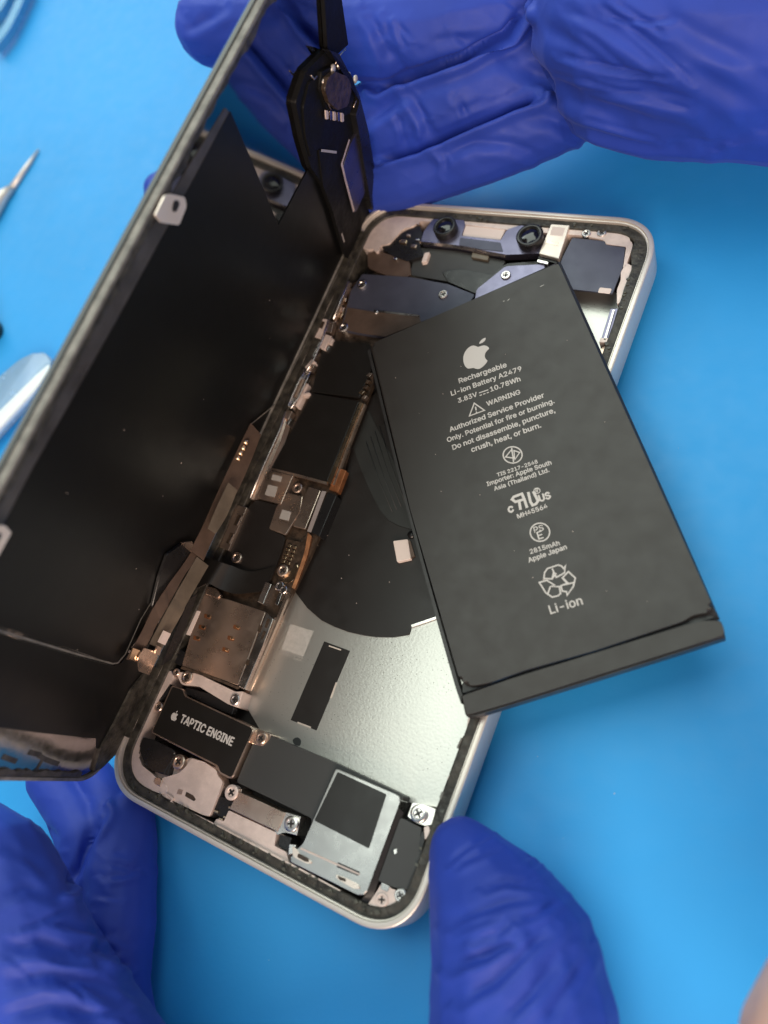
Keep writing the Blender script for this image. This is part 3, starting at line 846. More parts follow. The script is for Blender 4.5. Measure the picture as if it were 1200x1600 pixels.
# ------------------------------------------------------------------ screen, folded open on its left edge
SD = thing('phone_screen', 'black backed phone screen standing open along the left edge of the phone body', 'screen', w3((-35.3, 0, 0)))
KW = dict(R=10.0, Wd=70.6, Hd=146.0, du=35.3 + .2)
sweep('cover_glass', [(.35, -1.0), (0, -1.15), (0, -1.9), (.25, -2.15), (1.5, -2.2), (33, -2.2), (33, -1.0)], M['glass'], SD, SCREEN, **KW)
sweep('screen_frame', [(.25, -1.0), (.25, .10), (.35, .22), (.9, .24), (1.0, .1), (1.0, -1.0)], M['screenedge'], SD, SCREEN, **KW)
bm = bmesh.new()
prism(bm, SCREEN, [(x + KW['du'], y) for x, y in outline(1.0, R=10.0, Wd=70.6, Hd=146.0)], -.28, -.98)
link('metal_backing', bm, M['mirror'], SD)
# ragged old adhesive along the long free edge and the bottom
bm = bmesh.new()
e = []
for i in range(-70, 66):
    e.append((69.6 - .3 - 1.5 * 1.2 * abs(noise.noise(Vector((i * .23, 1.7, 0)))) - .5 * abs(noise.noise(Vector((i * .9, 5.1, 0)))), i))
prism(bm, SCREEN, [(69.75, -70), *e, (69.75, 65)], .27, -.3)
link('adhesive_residue', bm, M['gasket'], SD)
bm = bmesh.new()
e = [(i, -71.2 + .9 * abs(noise.noise(Vector((i * .35, 9.7, 0)))) + .5 * abs(noise.noise(Vector((i * 1.3, 3.1, 0))))) for i in range(10, 62)]
prism(bm, SCREEN, [(10, -71.9), *e, (61, -71.9)], .2, -.3)
link('adhesive_residue', bm, M['gasket'], SD)


def splate(name, px, h, m, th=.2, r=.3, bev=.04, parent=None, label=None):
    return plate(name, px, h, m, parent or SD, th, r, bev, SCREEN, label=label)


splate('border_film', [(352, 168), (362, 180), (289, 310), (180, 510), (49, 740), (3, 830), (-60, 930), (-100, 920), (0, 760), (120, 560), (240, 350)], -.18, M['film'], .2, .3)
splate('black_sheet', [(360, 173), (398, 262), (435, 353), (483, 262), (470, 190), (480, 150), (520, 140), (566, 250), (578, 330), (560, 398), (440, 640), (300, 900), (196, 1022), (188, 1032), (180, 1037), (-90, 950), (-130, 930), (3, 826), (49, 737), (180, 506), (289, 306)], -.1, M['screenback'], .25, .35)
strokes('sheet_seam', [[(-60, 962), (0, 986), (60, 1004), (120, 1022), (176, 1037), (184, 1036), (196, 1022), (220, 968), (246, 925)]], SCREEN, -.09, .32, M['screenedge'], SD)
splate('black_sheet', [(-90, 955), (0, 990), (60, 1008), (120, 1026), (178, 1041), (190, 1036), (202, 1020), (232, 1040), (232, 1060), (205, 1080), (158, 1170), (151, 1170), (151, 1154), (60, 1145), (0, 1137), (-90, 1126)], -.14, M['screenback'], .2, .25)
splate('hinge_gasket', [(236, 1040), (252, 1044), (240, 1078), (215, 1112), (196, 1146), (186, 1174), (160, 1200), (146, 1207), (158, 1170), (180, 1130), (206, 1078)], .35, M['gasket'], .6, .4, .15)
strokes('flex_trace', [[(60, 1180), (72, 1187), (92, 1194)], [(45, 1175), (64, 1180)], [(66, 1188), (58, 1202), (50, 1208)], [(4, 1182), (26, 1190)]], SCREEN, -.20, .9, M['gasket'], SD)
# hinge-side long edge
strokes('hinge_edge', [[(548, 392), (521, 440), (498, 497), (483, 525), (447, 597), (430, 632), (392, 663)]], SCREEN, .25, .35, M['screenedge'], SD)

splate('foil_strip', [(-90, 1120), (0, 1134), (152, 1152), (160, 1166), (144, 1203), (100, 1211), (-90, 1214)], -.24, M['foil'], .1, .2, 0)
# steel clips on the free edge
for q, sl in (([(258, 306), (266, 303), (289, 308), (292, 322), (280, 352), (252, 348), (243, 337)], [(272, 313), (279, 313), (281, 319), (276, 331), (270, 331), (269, 325)]),
              ([(-12, 822), (8, 821), (19, 832), (-4, 872), (-30, 880)], [(-6, 834), (2, 832), (3, 838), (-6, 852), (-12, 850)])):
    c = splate('steel_clip', q, .9, M['foam'], .35, .3, .1)
    c.data.materials.clear()
    c.data.materials.append(M['clip'])
    splate('clip_slot', sl, .94, M['tray'], .06, .4, 0, parent=c)

# earpiece and front sensor package at the top
splate('earpiece_body', [(462, 160), (478, 112), (498, 92), (512, 78), (528, 84), (545, 120), (560, 150), (574, 205), (590, 305), (576, 372), (556, 408), (540, 398), (520, 330), (505, 290), (486, 262), (474, 220)], .8, M['module'], 1.1, .6, .3)
splate('sensor_module', [(503, 112), (520, 103), (548, 114), (556, 140), (548, 178), (530, 184), (510, 170), (500, 140)], 1.7, M['module'], 1.2, .5, .3)
splate('module_bracket', [(514, 78), (530, 84), (549, 120), (562, 150), (576, 205), (591, 300), (582, 330), (570, 262), (560, 200), (556, 180), (562, 160), (550, 118), (530, 98)], 2.2, M['rubber'], 1.6, .4, .25)
splate('module_cover', [(512, 122), (524, 112), (544, 120), (550, 138), (544, 166), (528, 172), (514, 160), (508, 140)], 2.6, M['boardg'], .9, .5, .3)
splate('module_flap', [(474, 168), (484, 128), (500, 118), (502, 142), (508, 172), (504, 226), (486, 246), (478, 214)], 1.2, M['module'], .4, .5, .15)
splate('earpiece_speaker', [(536, 262), (548, 224), (560, 205), (566, 250), (571, 300), (557, 330), (553, 332)], 1.5, M['violet'], .8, .5, .12)
strokes('speaker_trim', [[(546, 218), (534, 256), (540, 282), (553, 330)]], SCREEN, 1.62, .7, M['cast'], SD)
splate('flex_tail', [(498, 234), (526, 238), (540, 270), (572, 390), (560, 412), (540, 402), (520, 330), (505, 290)], 1.1, M['module'], .4, .4, .1)
strokes('flex_fold', [[(502, 235), (526, 238)], [(534, 365), (538, 378)]], SCREEN, 1.2, .5, M['etched'], SD)
for i in range(5):
    x = 509 + i * 6
    splate('contact_spring', [(x, 172 + i), (x + 4, 173 + i), (x + 5, 186 + i), (x + 1, 187 + i)], 2.0, M['gold'] if i % 2 else M['cast'], .3, .3, .15)
for ln in ([(505, 128), (508, 142), (512, 160), (517, 172)], [(524, 100), (530, 88), (540, 76)], [(548, 142), (545, 150)], [(558, 154), (552, 168)], [(486, 118), (491, 124), (495, 119)]):
    bm = bmesh.new()
    tube(bm, [SCREEN.P(*SCREEN.at(x, y, 1.9), 1.9) for x, y in ln], .14, 6)
    link('fine_wire', bm, M['warmsteel'], SD, True)
for x, y, r in ((521, 108, .9), (545, 120, .9), (556, 124, .8), (530, 103, .7), (506, 128, .6), (510, 129, .5), (528, 155, .5), (518, 148, .5), (540, 158, .6)):
    bm = bmesh.new()
    c = SCREEN.P(*SCREEN.at(x, y, 1.8), 1.8)
    lathe(bm, c, SCREEN.n, [(r, -.3), (r, .05), (r * .6, .25), (0, .3)], 10)
    link('solder_blob', bm, M[random.choice(['warmsteel', 'etched', 'boardg'])], SD, True)
splate('top_edge_trim', [(505, -30), (530, -30), (540, 40), (545, 70), (528, 84), (512, 78)], .6, M['module'], .8, .4, .2)
for x, y in ((551, 274 + 0), (585, 268), (580, 390)):
    pass
for x, y, r in ((576, 275, .8), (590, 275, .7)):
    bm = bmesh.new()
    lathe(bm, SCREEN.P(*SCREEN.at(x, y, .9), .9), SCREEN.n, [(r, -.3), (r, .0), (r * .6, .2), (0, .22)], 12)
    link('locating_pin', bm, M['warmsteel'], SD, True)

# flex cables from the screen down to the board
strip('screen_flex', [(300, 861, .9), (284, 885, 1.0), (262, 915, 1.2), (245, 940, 1.2), (222, 985, 1.0), (197, 1030, .6)],
      [(312, 872, 2.0), (291, 895, 2.0), (266, 940, 2.2), (251, 965, 2.0), (238, 990, 1.8), (215, 1034, 1.0)], M['brown'], SD, .15, 4, pl=SCREEN)
strip('screen_flex', [(308, 870, 2.0), (288, 905, 2.2), (261, 952, 2.4), (233, 1006, 1.8)],
      [(326, 884, 3.4), (297, 934, 3.6), (283, 960, 3.4), (252, 1014, 2.4)], M['tan'], SD, .15, 4, pl=SCREEN)
strip('screen_flex', [(392, 661, .6), (372, 702, .8), (345, 760, 1.0), (318, 820, 1.2), (298, 860, 1.2)],
      [(408, 679, 2.2), (394, 716, 2.4), (372, 766, 2.6), (337, 834, 2.8), (318, 876, 2.8)], M['brown'], SD, .15, 4, pl=SCREEN)
for x, y in ((374.5, 717), (378.5, 709), (382.7, 701), (386.5, 692)):
    bm = bmesh.new()
    c = SCREEN.P(*SCREEN.at(x, y, 1.7), 1.7)
    lathe(bm, c, SCREEN.n, [(.55, -.6), (.55, .1), (0, .15)], 12)
    link('contact_pad', bm, M['gold'], SD, True)
strip('flex_pad', [(207, 1012, 1.5), (201, 1028, 1.5)], [(218, 1016, 1.9), (212, 1034, 1.9)], M['gold'], SD, .2, pl=SCREEN)
strip('flex_component', [(255, 985, 3.2), (246, 1003, 3.2)], [(264, 989, 3.6), (255, 1007, 3.6)], M['foam'], SD, .5, pl=SCREEN)
strip('flex_end', [(224, 1012, 2.2), (214, 1030, 2.2), (216, 1048, 2.2)], [(242, 1018, 2.8), (244, 1028, 2.8), (232, 1054, 2.8)], M['warmsteel'], SD, .2, pl=SCREEN)
strip('flex_component', [(244, 1008, 3.0), (240, 1020, 3.0)], [(250, 1011, 3.2), (247, 1023, 3.2)], M['warmsteel'], SD, .4, pl=SCREEN)
splate('flex_connector', [(262, 866), (285, 850), (304, 862), (262, 930), (238, 950), (250, 900)], .7, M['rubber'], .6, .5, .2)
splate('flex_connector', [(284, 848), (300, 846), (305, 856), (300, 864)], 1.2, M['warmsteel'], .4, .2, .1)
strip('tan_shim', [(357, 754, 2.8), (340, 790, 3.0), (325, 826, 3.2)], [(371, 766, 4.0), (355, 805, 4.2), (337, 834, 4.2)], M['tan'], SD, .15, pl=SCREEN)
# the black flex that bends over into the housing
strip('display_flex', [(300, 862, 2.0), (330, 874, 1.6), (346, 879, 1.8), (362, 884, .2), (392, 893, -1.0), (430, 884, -1.3)],
      [(278, 905, 2.6), (306, 918, 1.8), (325, 912, 1.8), (345, 921, .2), (372, 928, -1.0), (412, 922, -1.3)], M['label'], SD, .15, 6)
strip('flex_bracket', [(309, 894, 1.4), (290, 932, 1.4)], [(315, 897, .4), (296, 936, .4)], M['warmsteel'], SD, .3)
strip('hinge_flex', [(296, 936, 1.0), (274, 986, 1.2), (252, 1040, 1.2)], [(310, 926, -.6), (288, 985, -.6), (268, 1030, -.6)], M['rubber'], SD, .2)

for ln, r in (([(521, 441), (509, 470), (498, 497)], .16), ([(545, 440), (532, 470), (521, 499)], .22), ([(482, 527), (465, 562), (447, 598)], .14), ([(513, 500), (504, 530), (490, 562), (478, 582)], .2),
              ([(477, 580), (468, 594), (455, 622), (450, 634), (455, 637), (466, 622), (480, 592), (484, 582), (477, 580)], .22), ([(446, 643), (438, 670), (428, 692), (410, 732), (391, 778)], .2)):
    bm = bmesh.new()
    tube(bm, [at3(x, y, -.45) for x, y in ln], r, 7)
    link('spring_wire', bm, M['bright'], PH, True)

strip('inner_lip', [(258, 1241, -.9), (268, 1249, -.9), (272, 1259, -.9), (345, 1296, -.9), (450, 1351, -.9), (530, 1394, -.9)], [(260, 1239, -1.0), (271, 1247, -1.0), (275, 1257, -1.0), (347, 1292.5, -1.0), (452, 1347.5, -1.0), (532, 1391, -1.0)], M['cast'], PH, .9, 4)
bm = bmesh.new()
tube(bm, [at3(x, y, -4.95) for x, y in ((452, 935), (437, 968), (420, 1005), (402, 1045), (384, 1086))], [.3, .65, .75, .75, .5], 12)
link('floor_ridge', bm, M['warmsteel'], PH, True)

# crumbs of old adhesive left on the seat
bm = bmesh.new()
for i in range(150):
    k = random.random()
    if k < .5:
        x, y = random.uniform(-30, 33), -73.35 + random.uniform(1.9, 3.3)
    elif k < .85:
        x, y = 35.75 - random.uniform(1.9, 3.6), random.uniform(-62, 62)
    else:
        x, y = random.uniform(-30, 30), 73.35 - random.uniform(1.9, 3.0)
    a = random.random() * 6.28
    r = random.uniform(.12, .5)
    ps = [(x + r * random.uniform(.5, 1.3) * math.cos(a + j * 1.05), y + r * random.uniform(.4, 1.0) * math.sin(a + j * 1.05)) for j in range(6)]
    prism(bm, BODY, ps, -.86 + random.uniform(.03, .3), -1.0)
o = link('adhesive_crumbs', bm, M['crumb'], PH)
o['kind'] = 'stuff'

# ------------------------------------------------------------------ battery
BT = thing('battery', 'flat black battery pack with grey printed lettering, lying askew across the open phone', 'battery', w3((25, 15, .3)))
HB = 4.3
bm = bmesh.new()
q = [(578, 541), (590, 533), (869, 408.5), (874, 415), (1113, 945), (1110, 956), (1082, 961), (1069, 970), (1020, 986), (930, 1016), (820, 1047), (767, 1066), (742, 1071), (728, 1070), (718, 1062), (642, 800)]
prism(bm, BODY, rounded([BODY.at(x, y, HB) for x, y in q], 1.0), HB, .9, 1.1, 5)
o = link('cell', bm, M['pouch'], BT, True)
o.data.set_sharp_from_angle(angle=math.radians(40))
o.modifiers.new('even_normals', 'WEIGHTED_NORMAL').keep_sharp = True
# folded pouch edges along the two long sides
for L, Rr in (([(574, 548, 3.4), (588, 604, 3.4), (638, 806, 3.4), (712, 1075, 3.4), (721, 1088, 3.4)], [(578, 546, 3.4), (592, 602, 3.4), (642, 804, 3.4), (717, 1070, 3.4), (727, 1086, 3.4)]),
              ([(872, 410, 3.6), (950, 583, 3.6), (1050, 806, 3.6), (1116, 952, 3.6)], [(876, 409, 3.0), (954, 582, 3.0), (1054, 805, 3.0), (1125, 968, 3.0)])):
    strip('side_fold', L, Rr, M['seam'], BT, 2.6)
plate('end_trough', [(722, 1084), (1122, 964), (1108, 950), (1060, 972), (930, 1014), (767, 1062), (722, 1066)], 3.0, M['seam'], BT, th=2.2, r=.3)
plate('end_flap', [(720.5, 1086.5), (800, 1060), (930, 1020), (1070, 977), (1100, 970), (1126, 969), (1131, 982), (1133, 993), (1060, 1015), (930, 1056), (800, 1097), (742, 1114), (727, 1118)], 3.9, M['pouch'], BT, th=.5, r=.4, bev=.2)
plate('end_edge', [(727, 1113), (742, 1110), (930, 1054), (1060, 1013), (1132, 990), (1134, 996), (1060, 1020), (930, 1061), (800, 1101), (742, 1119), (729, 1120)], 3.2, M['seam'], BT, th=2.2, r=.2, bev=.25)
H2 = HB + .01
T = lambda s, a, b, off=.02, **k: text('printed_text', s, a, b, BODY, H2, M['print'], BT, off, **k)
fruit((744, 555), (751, 527), BODY, H2, M['print'], BT)
T('Rechargeable', (718, 599), (792, 573))
T('Li-ion Battery A2479', (705.7, 618.5), (815.5, 579))
T('3.83V', (716.5, 629.5), (746, 619))
T('10.78Wh', (767, 612), (813.5, 595))
strokes('printed_mark', [[(748.5, 614), (763, 609)], [(749.5, 618), (753, 616.8)], [(755, 616), (758.5, 614.8)], [(760.5, 614), (764, 612.8)]], BODY, H2, .2, M['print'], BT)
strokes('printed_mark', [[(733.5, 650), (757, 641.2), (741, 630), (733.5, 650)], [(743, 635.5), (744, 641.2)], [(744.3, 643.2), (744.6, 644.8)]], BODY, H2, .26, M['print'], BT)
T('WARNING', (761.5, 634.5), (813.3, 615.2))
T('Authorized Service Provider', (703.5, 675), (850.8, 620.5))
T('Only. Potential for fire or burning.', (699.6, 691), (866.5, 629.5))
T('Do not disassemble, puncture,', (708, 703), (867.8, 644))
T('crush, heat, or burn.', (737.5, 706.5), (845.8, 667.5))
strokes('printed_mark', [ring_px((801, 710.8), 14.8, 28, 12.8), [(799.5, 699.5), (802.5, 722)], [(790, 714), (799, 703), (803, 716), (790, 714)], [(812, 707), (803, 704), (804.5, 718), (812, 707)]], BODY, H2, .24, M['print'], BT)
T('TIS 2217-2548', (777.5, 745), (840.5, 723.5))
T('Importer: Apple South', (761.6, 759.7), (862, 725.5))
T('Asia (Thailand) Ltd.', (772.8, 767), (858.5, 737))
T('c', (795.5, 801.5), (803, 799), .04, hscale=1.1)
T('US', (844, 784), (861, 778.2), .04, hscale=1.1)
strokes('printed_mark', [ring_px((839, 766.8), 4.8, 18, 4.3), [(837.5, 769.5), (837, 764), (840.5, 763.5), (840, 766.5), (837.6, 767), (841, 769)]], BODY, H2, .14, M['print'], BT)
T('MH45564', (809.4, 810.3), (856, 793.5))
strokes('printed_mark', [ring_px((843.7, 831.6), 15.2, 30, 14.2)], BODY, H2, .24, M['print'], BT)
T('PS', (835.4, 832.6), (850, 828.2), .01)
T('E', (841.6, 843.2), (849.4, 840.6), .01)
T('2815mAh', (829, 865.6), (874.8, 851.4))
T('Apple Japan', (826.6, 879), (886, 857.5))


def R6(l):
    return [(740 + x / 5.335, 680 + y / 5.335) for x, y in l]


strokes('printed_mark', [R6(l) for l in (
    [(585, 1195), (592, 1145), (615, 1112), (705, 1082), (732, 1090), (752, 1114), (768, 1083), (757, 1148), (690, 1185), (655, 1112)],
    [(585, 1195), (655, 1198), (668, 1135)],
    [(660, 1190), (690, 1150)],
    [(548, 1228), (610, 1210), (675, 1250), (640, 1262), (715, 1262), (725, 1320), (705, 1338), (655, 1350), (600, 1312), (572, 1265), (548, 1228)],
    [(620, 1318), (640, 1262)],
    [(740, 1190), (790, 1138), (848, 1190), (832, 1260), (780, 1335), (775, 1305), (740, 1300), (728, 1255), (780, 1235), (740, 1190)],
    [(838, 1228), (738, 1250)], [(750, 1195), (790, 1238)])], BODY, H2, .26, M['print'], BT)
strokes('printed_mark', [R6(l) for l in ([(405, 487), (335, 514), (320, 535), (348, 556), (418, 535)], [(400, 480), (425, 540), (446, 606)], [(378, 545), (392, 622)],
        [(455, 474), (474, 556), (492, 584), (520, 573), (537, 548), (497, 468)])], BODY, H2, .5, M['print'], BT)
T('Li-ion', (860.5, 959.5), (911, 944), .012)

strokes('scuff', [[(844, 448), (850, 445)], [(793, 470), (796, 467)], [(786, 471), (788, 470)]], BODY, HB - .012, .08, M['etched'], BT)

# lint and dust on the black surfaces
bm = bmesh.new()


def speck(pl, u, v, h):
    a, r = random.random() * 6.28, random.uniform(.04, .09)
    q = [(u + r * random.uniform(.6, 1.4) * math.cos(a + k * 1.57), v + r * random.uniform(.6, 1.4) * math.sin(a + k * 1.57)) for k in range(4)]
    prism(bm, pl, q, h + .06, h)


for i in range(11):
    speck(SCREEN, random.uniform(14, 62), random.uniform(-60, 30), -.09)
for x, y in ((496, 850), (536, 905), (610, 905), (520, 830), (590, 730), (560, 940), (545, 860)):
    speck(BODY, *BODY.at(x + random.uniform(-8, 8), y + random.uniform(-8, 8), -4.94), -4.94)
for i in range(26):
    x, y = random.uniform(600, 1080), random.uniform(450, 1040)
    if 600 + (y - 540) * .27 < x < 860 + (y - 410) * .43 and y > 540 - (x - 580) * .45 and y < 1060 - (x - 720) * .3:
        speck(BODY, *BODY.at(x, y, HB + .01), HB + .01)
for x, y in ((840, 1182), (960, 1240), (1090, 1120), (130, 420), (200, 200), (1060, 700), (420, 1500), (880, 1310)):
    speck(BODY, *BODY.at(x, y, -Z0), -Z0)
o = link('dust', bm, M['foam'], None)
o['kind'] = 'stuff'
o['label'] = 'tiny pale specks of dust on the dark surfaces'

# ------------------------------------------------------------------ gloved hands
def sphere_pts(c, r):
    out = []
    for i in range(1, 8):
        for j in range(14):
            a, b = math.pi * i / 8, 2 * math.pi * j / 14
            out.append((c[0] + r * math.sin(a) * math.cos(b), c[1] + r * math.sin(a) * math.sin(b), c[2] + r * math.cos(a)))
    return out + [(c[0], c[1], c[2] + r), (c[0], c[1], c[2] - r)]


def project(co):
    X = np.array(co) / S
    X[:, 2] -= Z0
    Y = (X - CAM) @ ROT.T
    return np.stack([600 + F_PX * Y[:, 0] / Y[:, 2], 800 + F_PX * Y[:, 1] / Y[:, 2]], 1)


def hand(name, chains, creases, m, seed, smooth=8, voxel=.9, rough=.5):
    """chains of (px, py, z, radius mm) nodes, fused into one skin; creases = (pixel polyline, depth mm, width px)"""
    bm = bmesh.new()
    for ch in chains:
        nodes = [(at3(x, y, z), r) for x, y, z, r in ch]
        dense = [nodes[0]]
        for (a, ra), (b, rb) in zip(nodes[:-1], nodes[1:]):
            dense.append(((a + b) / 2, (ra + rb) / 2))
            dense.append((b, rb))
        for (a, ra), (b, rb) in zip(nodes[:-1], nodes[1:]):
            vs = [bm.verts.new(w3(p)) for p in sphere_pts(a, ra) + sphere_pts(b, rb)]
            hull = bmesh.ops.convex_hull(bm, input=vs)
            junk = [e for e in hull['geom_interior'] if isinstance(e, bmesh.types.BMVert)]
            bmesh.ops.delete(bm, geom=junk, context='VERTS')
    bmesh.ops.recalc_face_normals(bm, faces=bm.faces)
    me = bpy.data.meshes.new('tmp')
    bm.to_mesh(me)
    bm.free()
    t = bpy.data.objects.new('tmp', me)
    COL.objects.link(t)
    md = t.modifiers.new('r', 'REMESH')
    md.mode = 'VOXEL'
    md.voxel_size = voxel * S
    sm = t.modifiers.new('s', 'SMOOTH')
    sm.iterations = smooth
    sm.factor = .5
    dg = bpy.context.evaluated_depsgraph_get()
    res = bpy.data.meshes.new_from_object(t.evaluated_get(dg))
    bpy.data.objects.remove(t)
    n = len(res.vertices)
    co = np.empty(n * 3)
    res.vertices.foreach_get('co', co)
    co = co.reshape(-1, 3)
    no = np.array([v.normal[:] for v in res.vertices])
    px = project(co)
    camw = np.array([CAM[0], CAM[1], CAM[2] + Z0]) * S
    face = np.einsum('ij,ij->i', no, camw - co) > 0
    d = np.zeros(n)
    for ln, dep, wd in creases:
        ln = np.array(ln, float)
        best = np.full(n, 1e9)
        side = np.zeros(n)
        for a, b in zip(ln[:-1], ln[1:]):
            ab = b - a
            tt = np.clip(((px - a) @ ab) / (ab @ ab), 0, 1)
            q = px - (a + tt[:, None] * ab)
            dist = np.hypot(q[:, 0], q[:, 1])
            up = dist < best
            best[up] = dist[up]
            side[up] = (ab[0] * q[up, 1] - ab[1] * q[up, 0])
        e0 = np.minimum(np.hypot(*(px - ln[0]).T), np.hypot(*(px - ln[-1]).T))
        fade = np.clip(e0 / (3 * wd), 0, 1) if len(ln) > 2 or dep < 3 else 1
        g = np.exp(-(best / wd) ** 2) - .55 * np.exp(-((best - 2.1 * wd) / (1.1 * wd)) ** 2) * (side > 0)
        d -= np.where(face, dep * g * fade, 0)
    for i in range(n):
        p = Vector(co[i] / S)
        d[i] += rough * (.6 * noise.noise(p * .055 + Vector((seed, 0, 0))) + .22 * noise.noise(p * .16 + Vector((0, seed, 0))))
        d[i] += rough * .16 * (1 - abs(noise.noise(Vector((p.x * .10 + seed, p.y * .25, p.z * .10))))) ** 6
    co = co + no * (d * S)[:, None]
    res.vertices.foreach_set('co', co.ravel())
    bm = bmesh.new()
    bm.from_mesh(res)
    bpy.data.meshes.remove(res)
    c = co.mean(0)
    return link(name, bm, m, None, True, origin=(c[0], c[1], 0))


UP = [
    # index finger along the top, behind the screen, its tip out on the left
    [(960, -20, 16, 13), (820, 12, 21, 11.6), (700, 38, 25, 10.8), (570, 48, 28, 10.0), (430, 35, 28, 9.4), (336, 42, 29, 9.6)],
    [(960, 60, 8, 12), (840, 100, 12, 10.6), (720, 146, 14, 10.2), (610, 186, 11, 9.8), (500, 225, 5, 8.4), (430, 220, 2, 7.8)],
    [(960, 110, 4, 11), (850, 180, 7, 9.4), (740, 228, 6, 9.2), (640, 270, 3, 8.4), (560, 296, 0, 7.0), (420, 310, -3, 6.2), (252, 297, -4, 5.2)],
    # heel of the hand and wrist
    [(985, 25, 27, 19), (1080, 40, 24, 21), (1180, 40, 22, 21), (1300, 10, 22, 23), (1500, -60, 24, 28)],
    [(955, 140, 18, 10.5), (1040, 150, 15, 11.5), (1140, 150, 13, 12), (1270, 130, 14, 15)],
    [(960, -50, 30, 17), (1050, -90, 30, 24), (1300, -150, 32, 30)],
]
UPC = [
    ([(590, 138), (640, 120), (720, 92), (790, 55), (815, 20)], 3.4, 7), ([(590, 250), (650, 232), (720, 200), (790, 170), (840, 150)], 3.4, 7),
    ([(560, 195), (600, 170), (625, 150)], 1.2, 9),
    ([(640, 130), (652, 165), (672, 205), (690, 228)], .7, 8), ([(600, 60), (628, 110), (640, 126)], .8, 9), ([(575, 20), (600, 70), (610, 110)], .7, 8),
    ([(620, 250), (640, 215), (648, 180)], .5, 7), ([(700, 235), (740, 220), (800, 226), (850, 246)], .7, 9), ([(800, 95), (900, 150), (1010, 190), (1110, 215)], .9, 13),
    ([(830, 175), (910, 205), (1000, 225), (1090, 232)], .8, 11), ([(830, 30), (930, 90), (1040, 150), (1150, 190)], .8, 16), ([(900, 0), (1010, 60), (1120, 130), (1200, 170)], .7, 18),
    ([(1000, -10), (1080, 50), (1200, 110)], .7, 18), ([(290, 20), (300, 40), (330, 25), (345, 10)], .9, 9),
    ([(660, 70), (700, 60), (760, 62)], .5, 9), ([(690, 180), (730, 170), (770, 150)], .4, 8)]
rc = random.Random(11)
for i in range(26):                     # fine folds fanning over the heel of the hand and across the finger joints
    if i < 13:
        x, y = rc.uniform(850, 980), rc.uniform(0, 215)
        L, a = rc.uniform(70, 190), rc.uniform(.25, .65) * (1 - y / 420)
    else:
        x, y = rc.choice([(600, 40), (630, 165), (680, 225), (700, 60), (735, 150), (770, 215), (590, 190), (640, 280)])
        x, y = x + rc.uniform(-25, 25), y + rc.uniform(-30, 20)
        L, a = rc.uniform(22, 50), rc.uniform(.9, 1.5)
    c = rc.uniform(-.25, .25)
    UPC.append(([(x + L * t * math.cos(a + c * t), y + L * t * math.sin(a + c * t)) for t in (0, .35, .7, 1)], rc.uniform(.22, .5), rc.uniform(3.5, 6)))
o = hand('gloved_hand', UP, UPC, M['glove'], 3.1, smooth=9, voxel=.5)
tag(o, 'dark blue nitrile gloved hand above the phone, fingers wrapped behind the raised screen', 'hand')

LO = [
    # thumb on the lower right corner
    [(722, 1328, 1.5, 5.4), (742, 1368, 2, 7.6), (782, 1440, 3, 11.0), (808, 1500, 4, 13.0), (818, 1580, 4, 14.0), (815, 1720, 4, 15), (760, 2050, 2, 20)],
    # forefinger standing against the lower left corner
    [(210, 1262, -6.2, 3.9), (200, 1310, -5, 5.8), (190, 1375, -3.5, 6.8), (184, 1450, -2, 7.2), (170, 1540, 0, 7.6), (150, 1700, 2, 12), (300, 2100, 2, 18)],
    # middle finger behind it
    [(78, 1222, -5, 5.0), (110, 1262, -5, 5.4), (135, 1310, -4, 6.0), (140, 1400, -4, 6), (140, 1500, -3, 7)],
    [(150, 1215, -6, 3.8), (172, 1255, -6, 4.2), (180, 1310, -4, 5.5)],
    # the near, folded finger and knuckle
    [(-70, 1320, 22, 9.5), (-10, 1365, 24, 10), (20, 1430, 24, 10.5), (50, 1520, 22, 11.5), (100, 1630, 18, 13), (180, 1800, 10, 16), (300, 2100, 2, 20)],
    [(300, 2100, 2, 20), (540, 2130, 4, 26), (760, 2080, 2, 20)],  # unseen palm joining thumb and fingers, thickened to block light from the mat
    [(-70, 1440, 20, 12), (-20, 1560, 20, 14), (40, 1700, 16, 16), (180, 1850, 10, 18)],
]
LOC = [
    ([(760, 1385), (790, 1376), (830, 1380)], .6, 7), ([(700, 1440), (740, 1425), (790, 1408), (830, 1400)], .5, 8), ([(705, 1510), (760, 1490), (800, 1465)], .8, 8),
    ([(720, 1560), (770, 1535), (820, 1485), (860, 1450)], .7, 9), ([(780, 1600), (830, 1550), (880, 1490)], .7, 10), ([(850, 1600), (890, 1540), (915, 1490)], .6, 9), ([(740, 1470), (770, 1460), (800, 1440)], .5, 6),
    ([(105, 1385), (125, 1350), (140, 1310), (158, 1272)], 1.6, 8), ([(165, 1368), (200, 1362), (232, 1356)], .5, 6), ([(140, 1480), (160, 1478), (190, 1500)], .8, 8),
    ([(0, 1480), (60, 1475), (110, 1490), (160, 1490)], 1.0, 12), ([(0, 1540), (70, 1520), (130, 1530), (190, 1560)], .9, 12), ([(0, 1590), (80, 1570), (160, 1590)], .8, 12), ([(0, 1400), (40, 1385), (80, 1395)], .6, 10),
    ([(0, 1320), (40, 1335), (75, 1360)], .4, 8), ([(150, 1440), (158, 1470), (150, 1495)], .5, 6), ([(60, 1285), (80, 1300), (95, 1318)], .5, 6)]
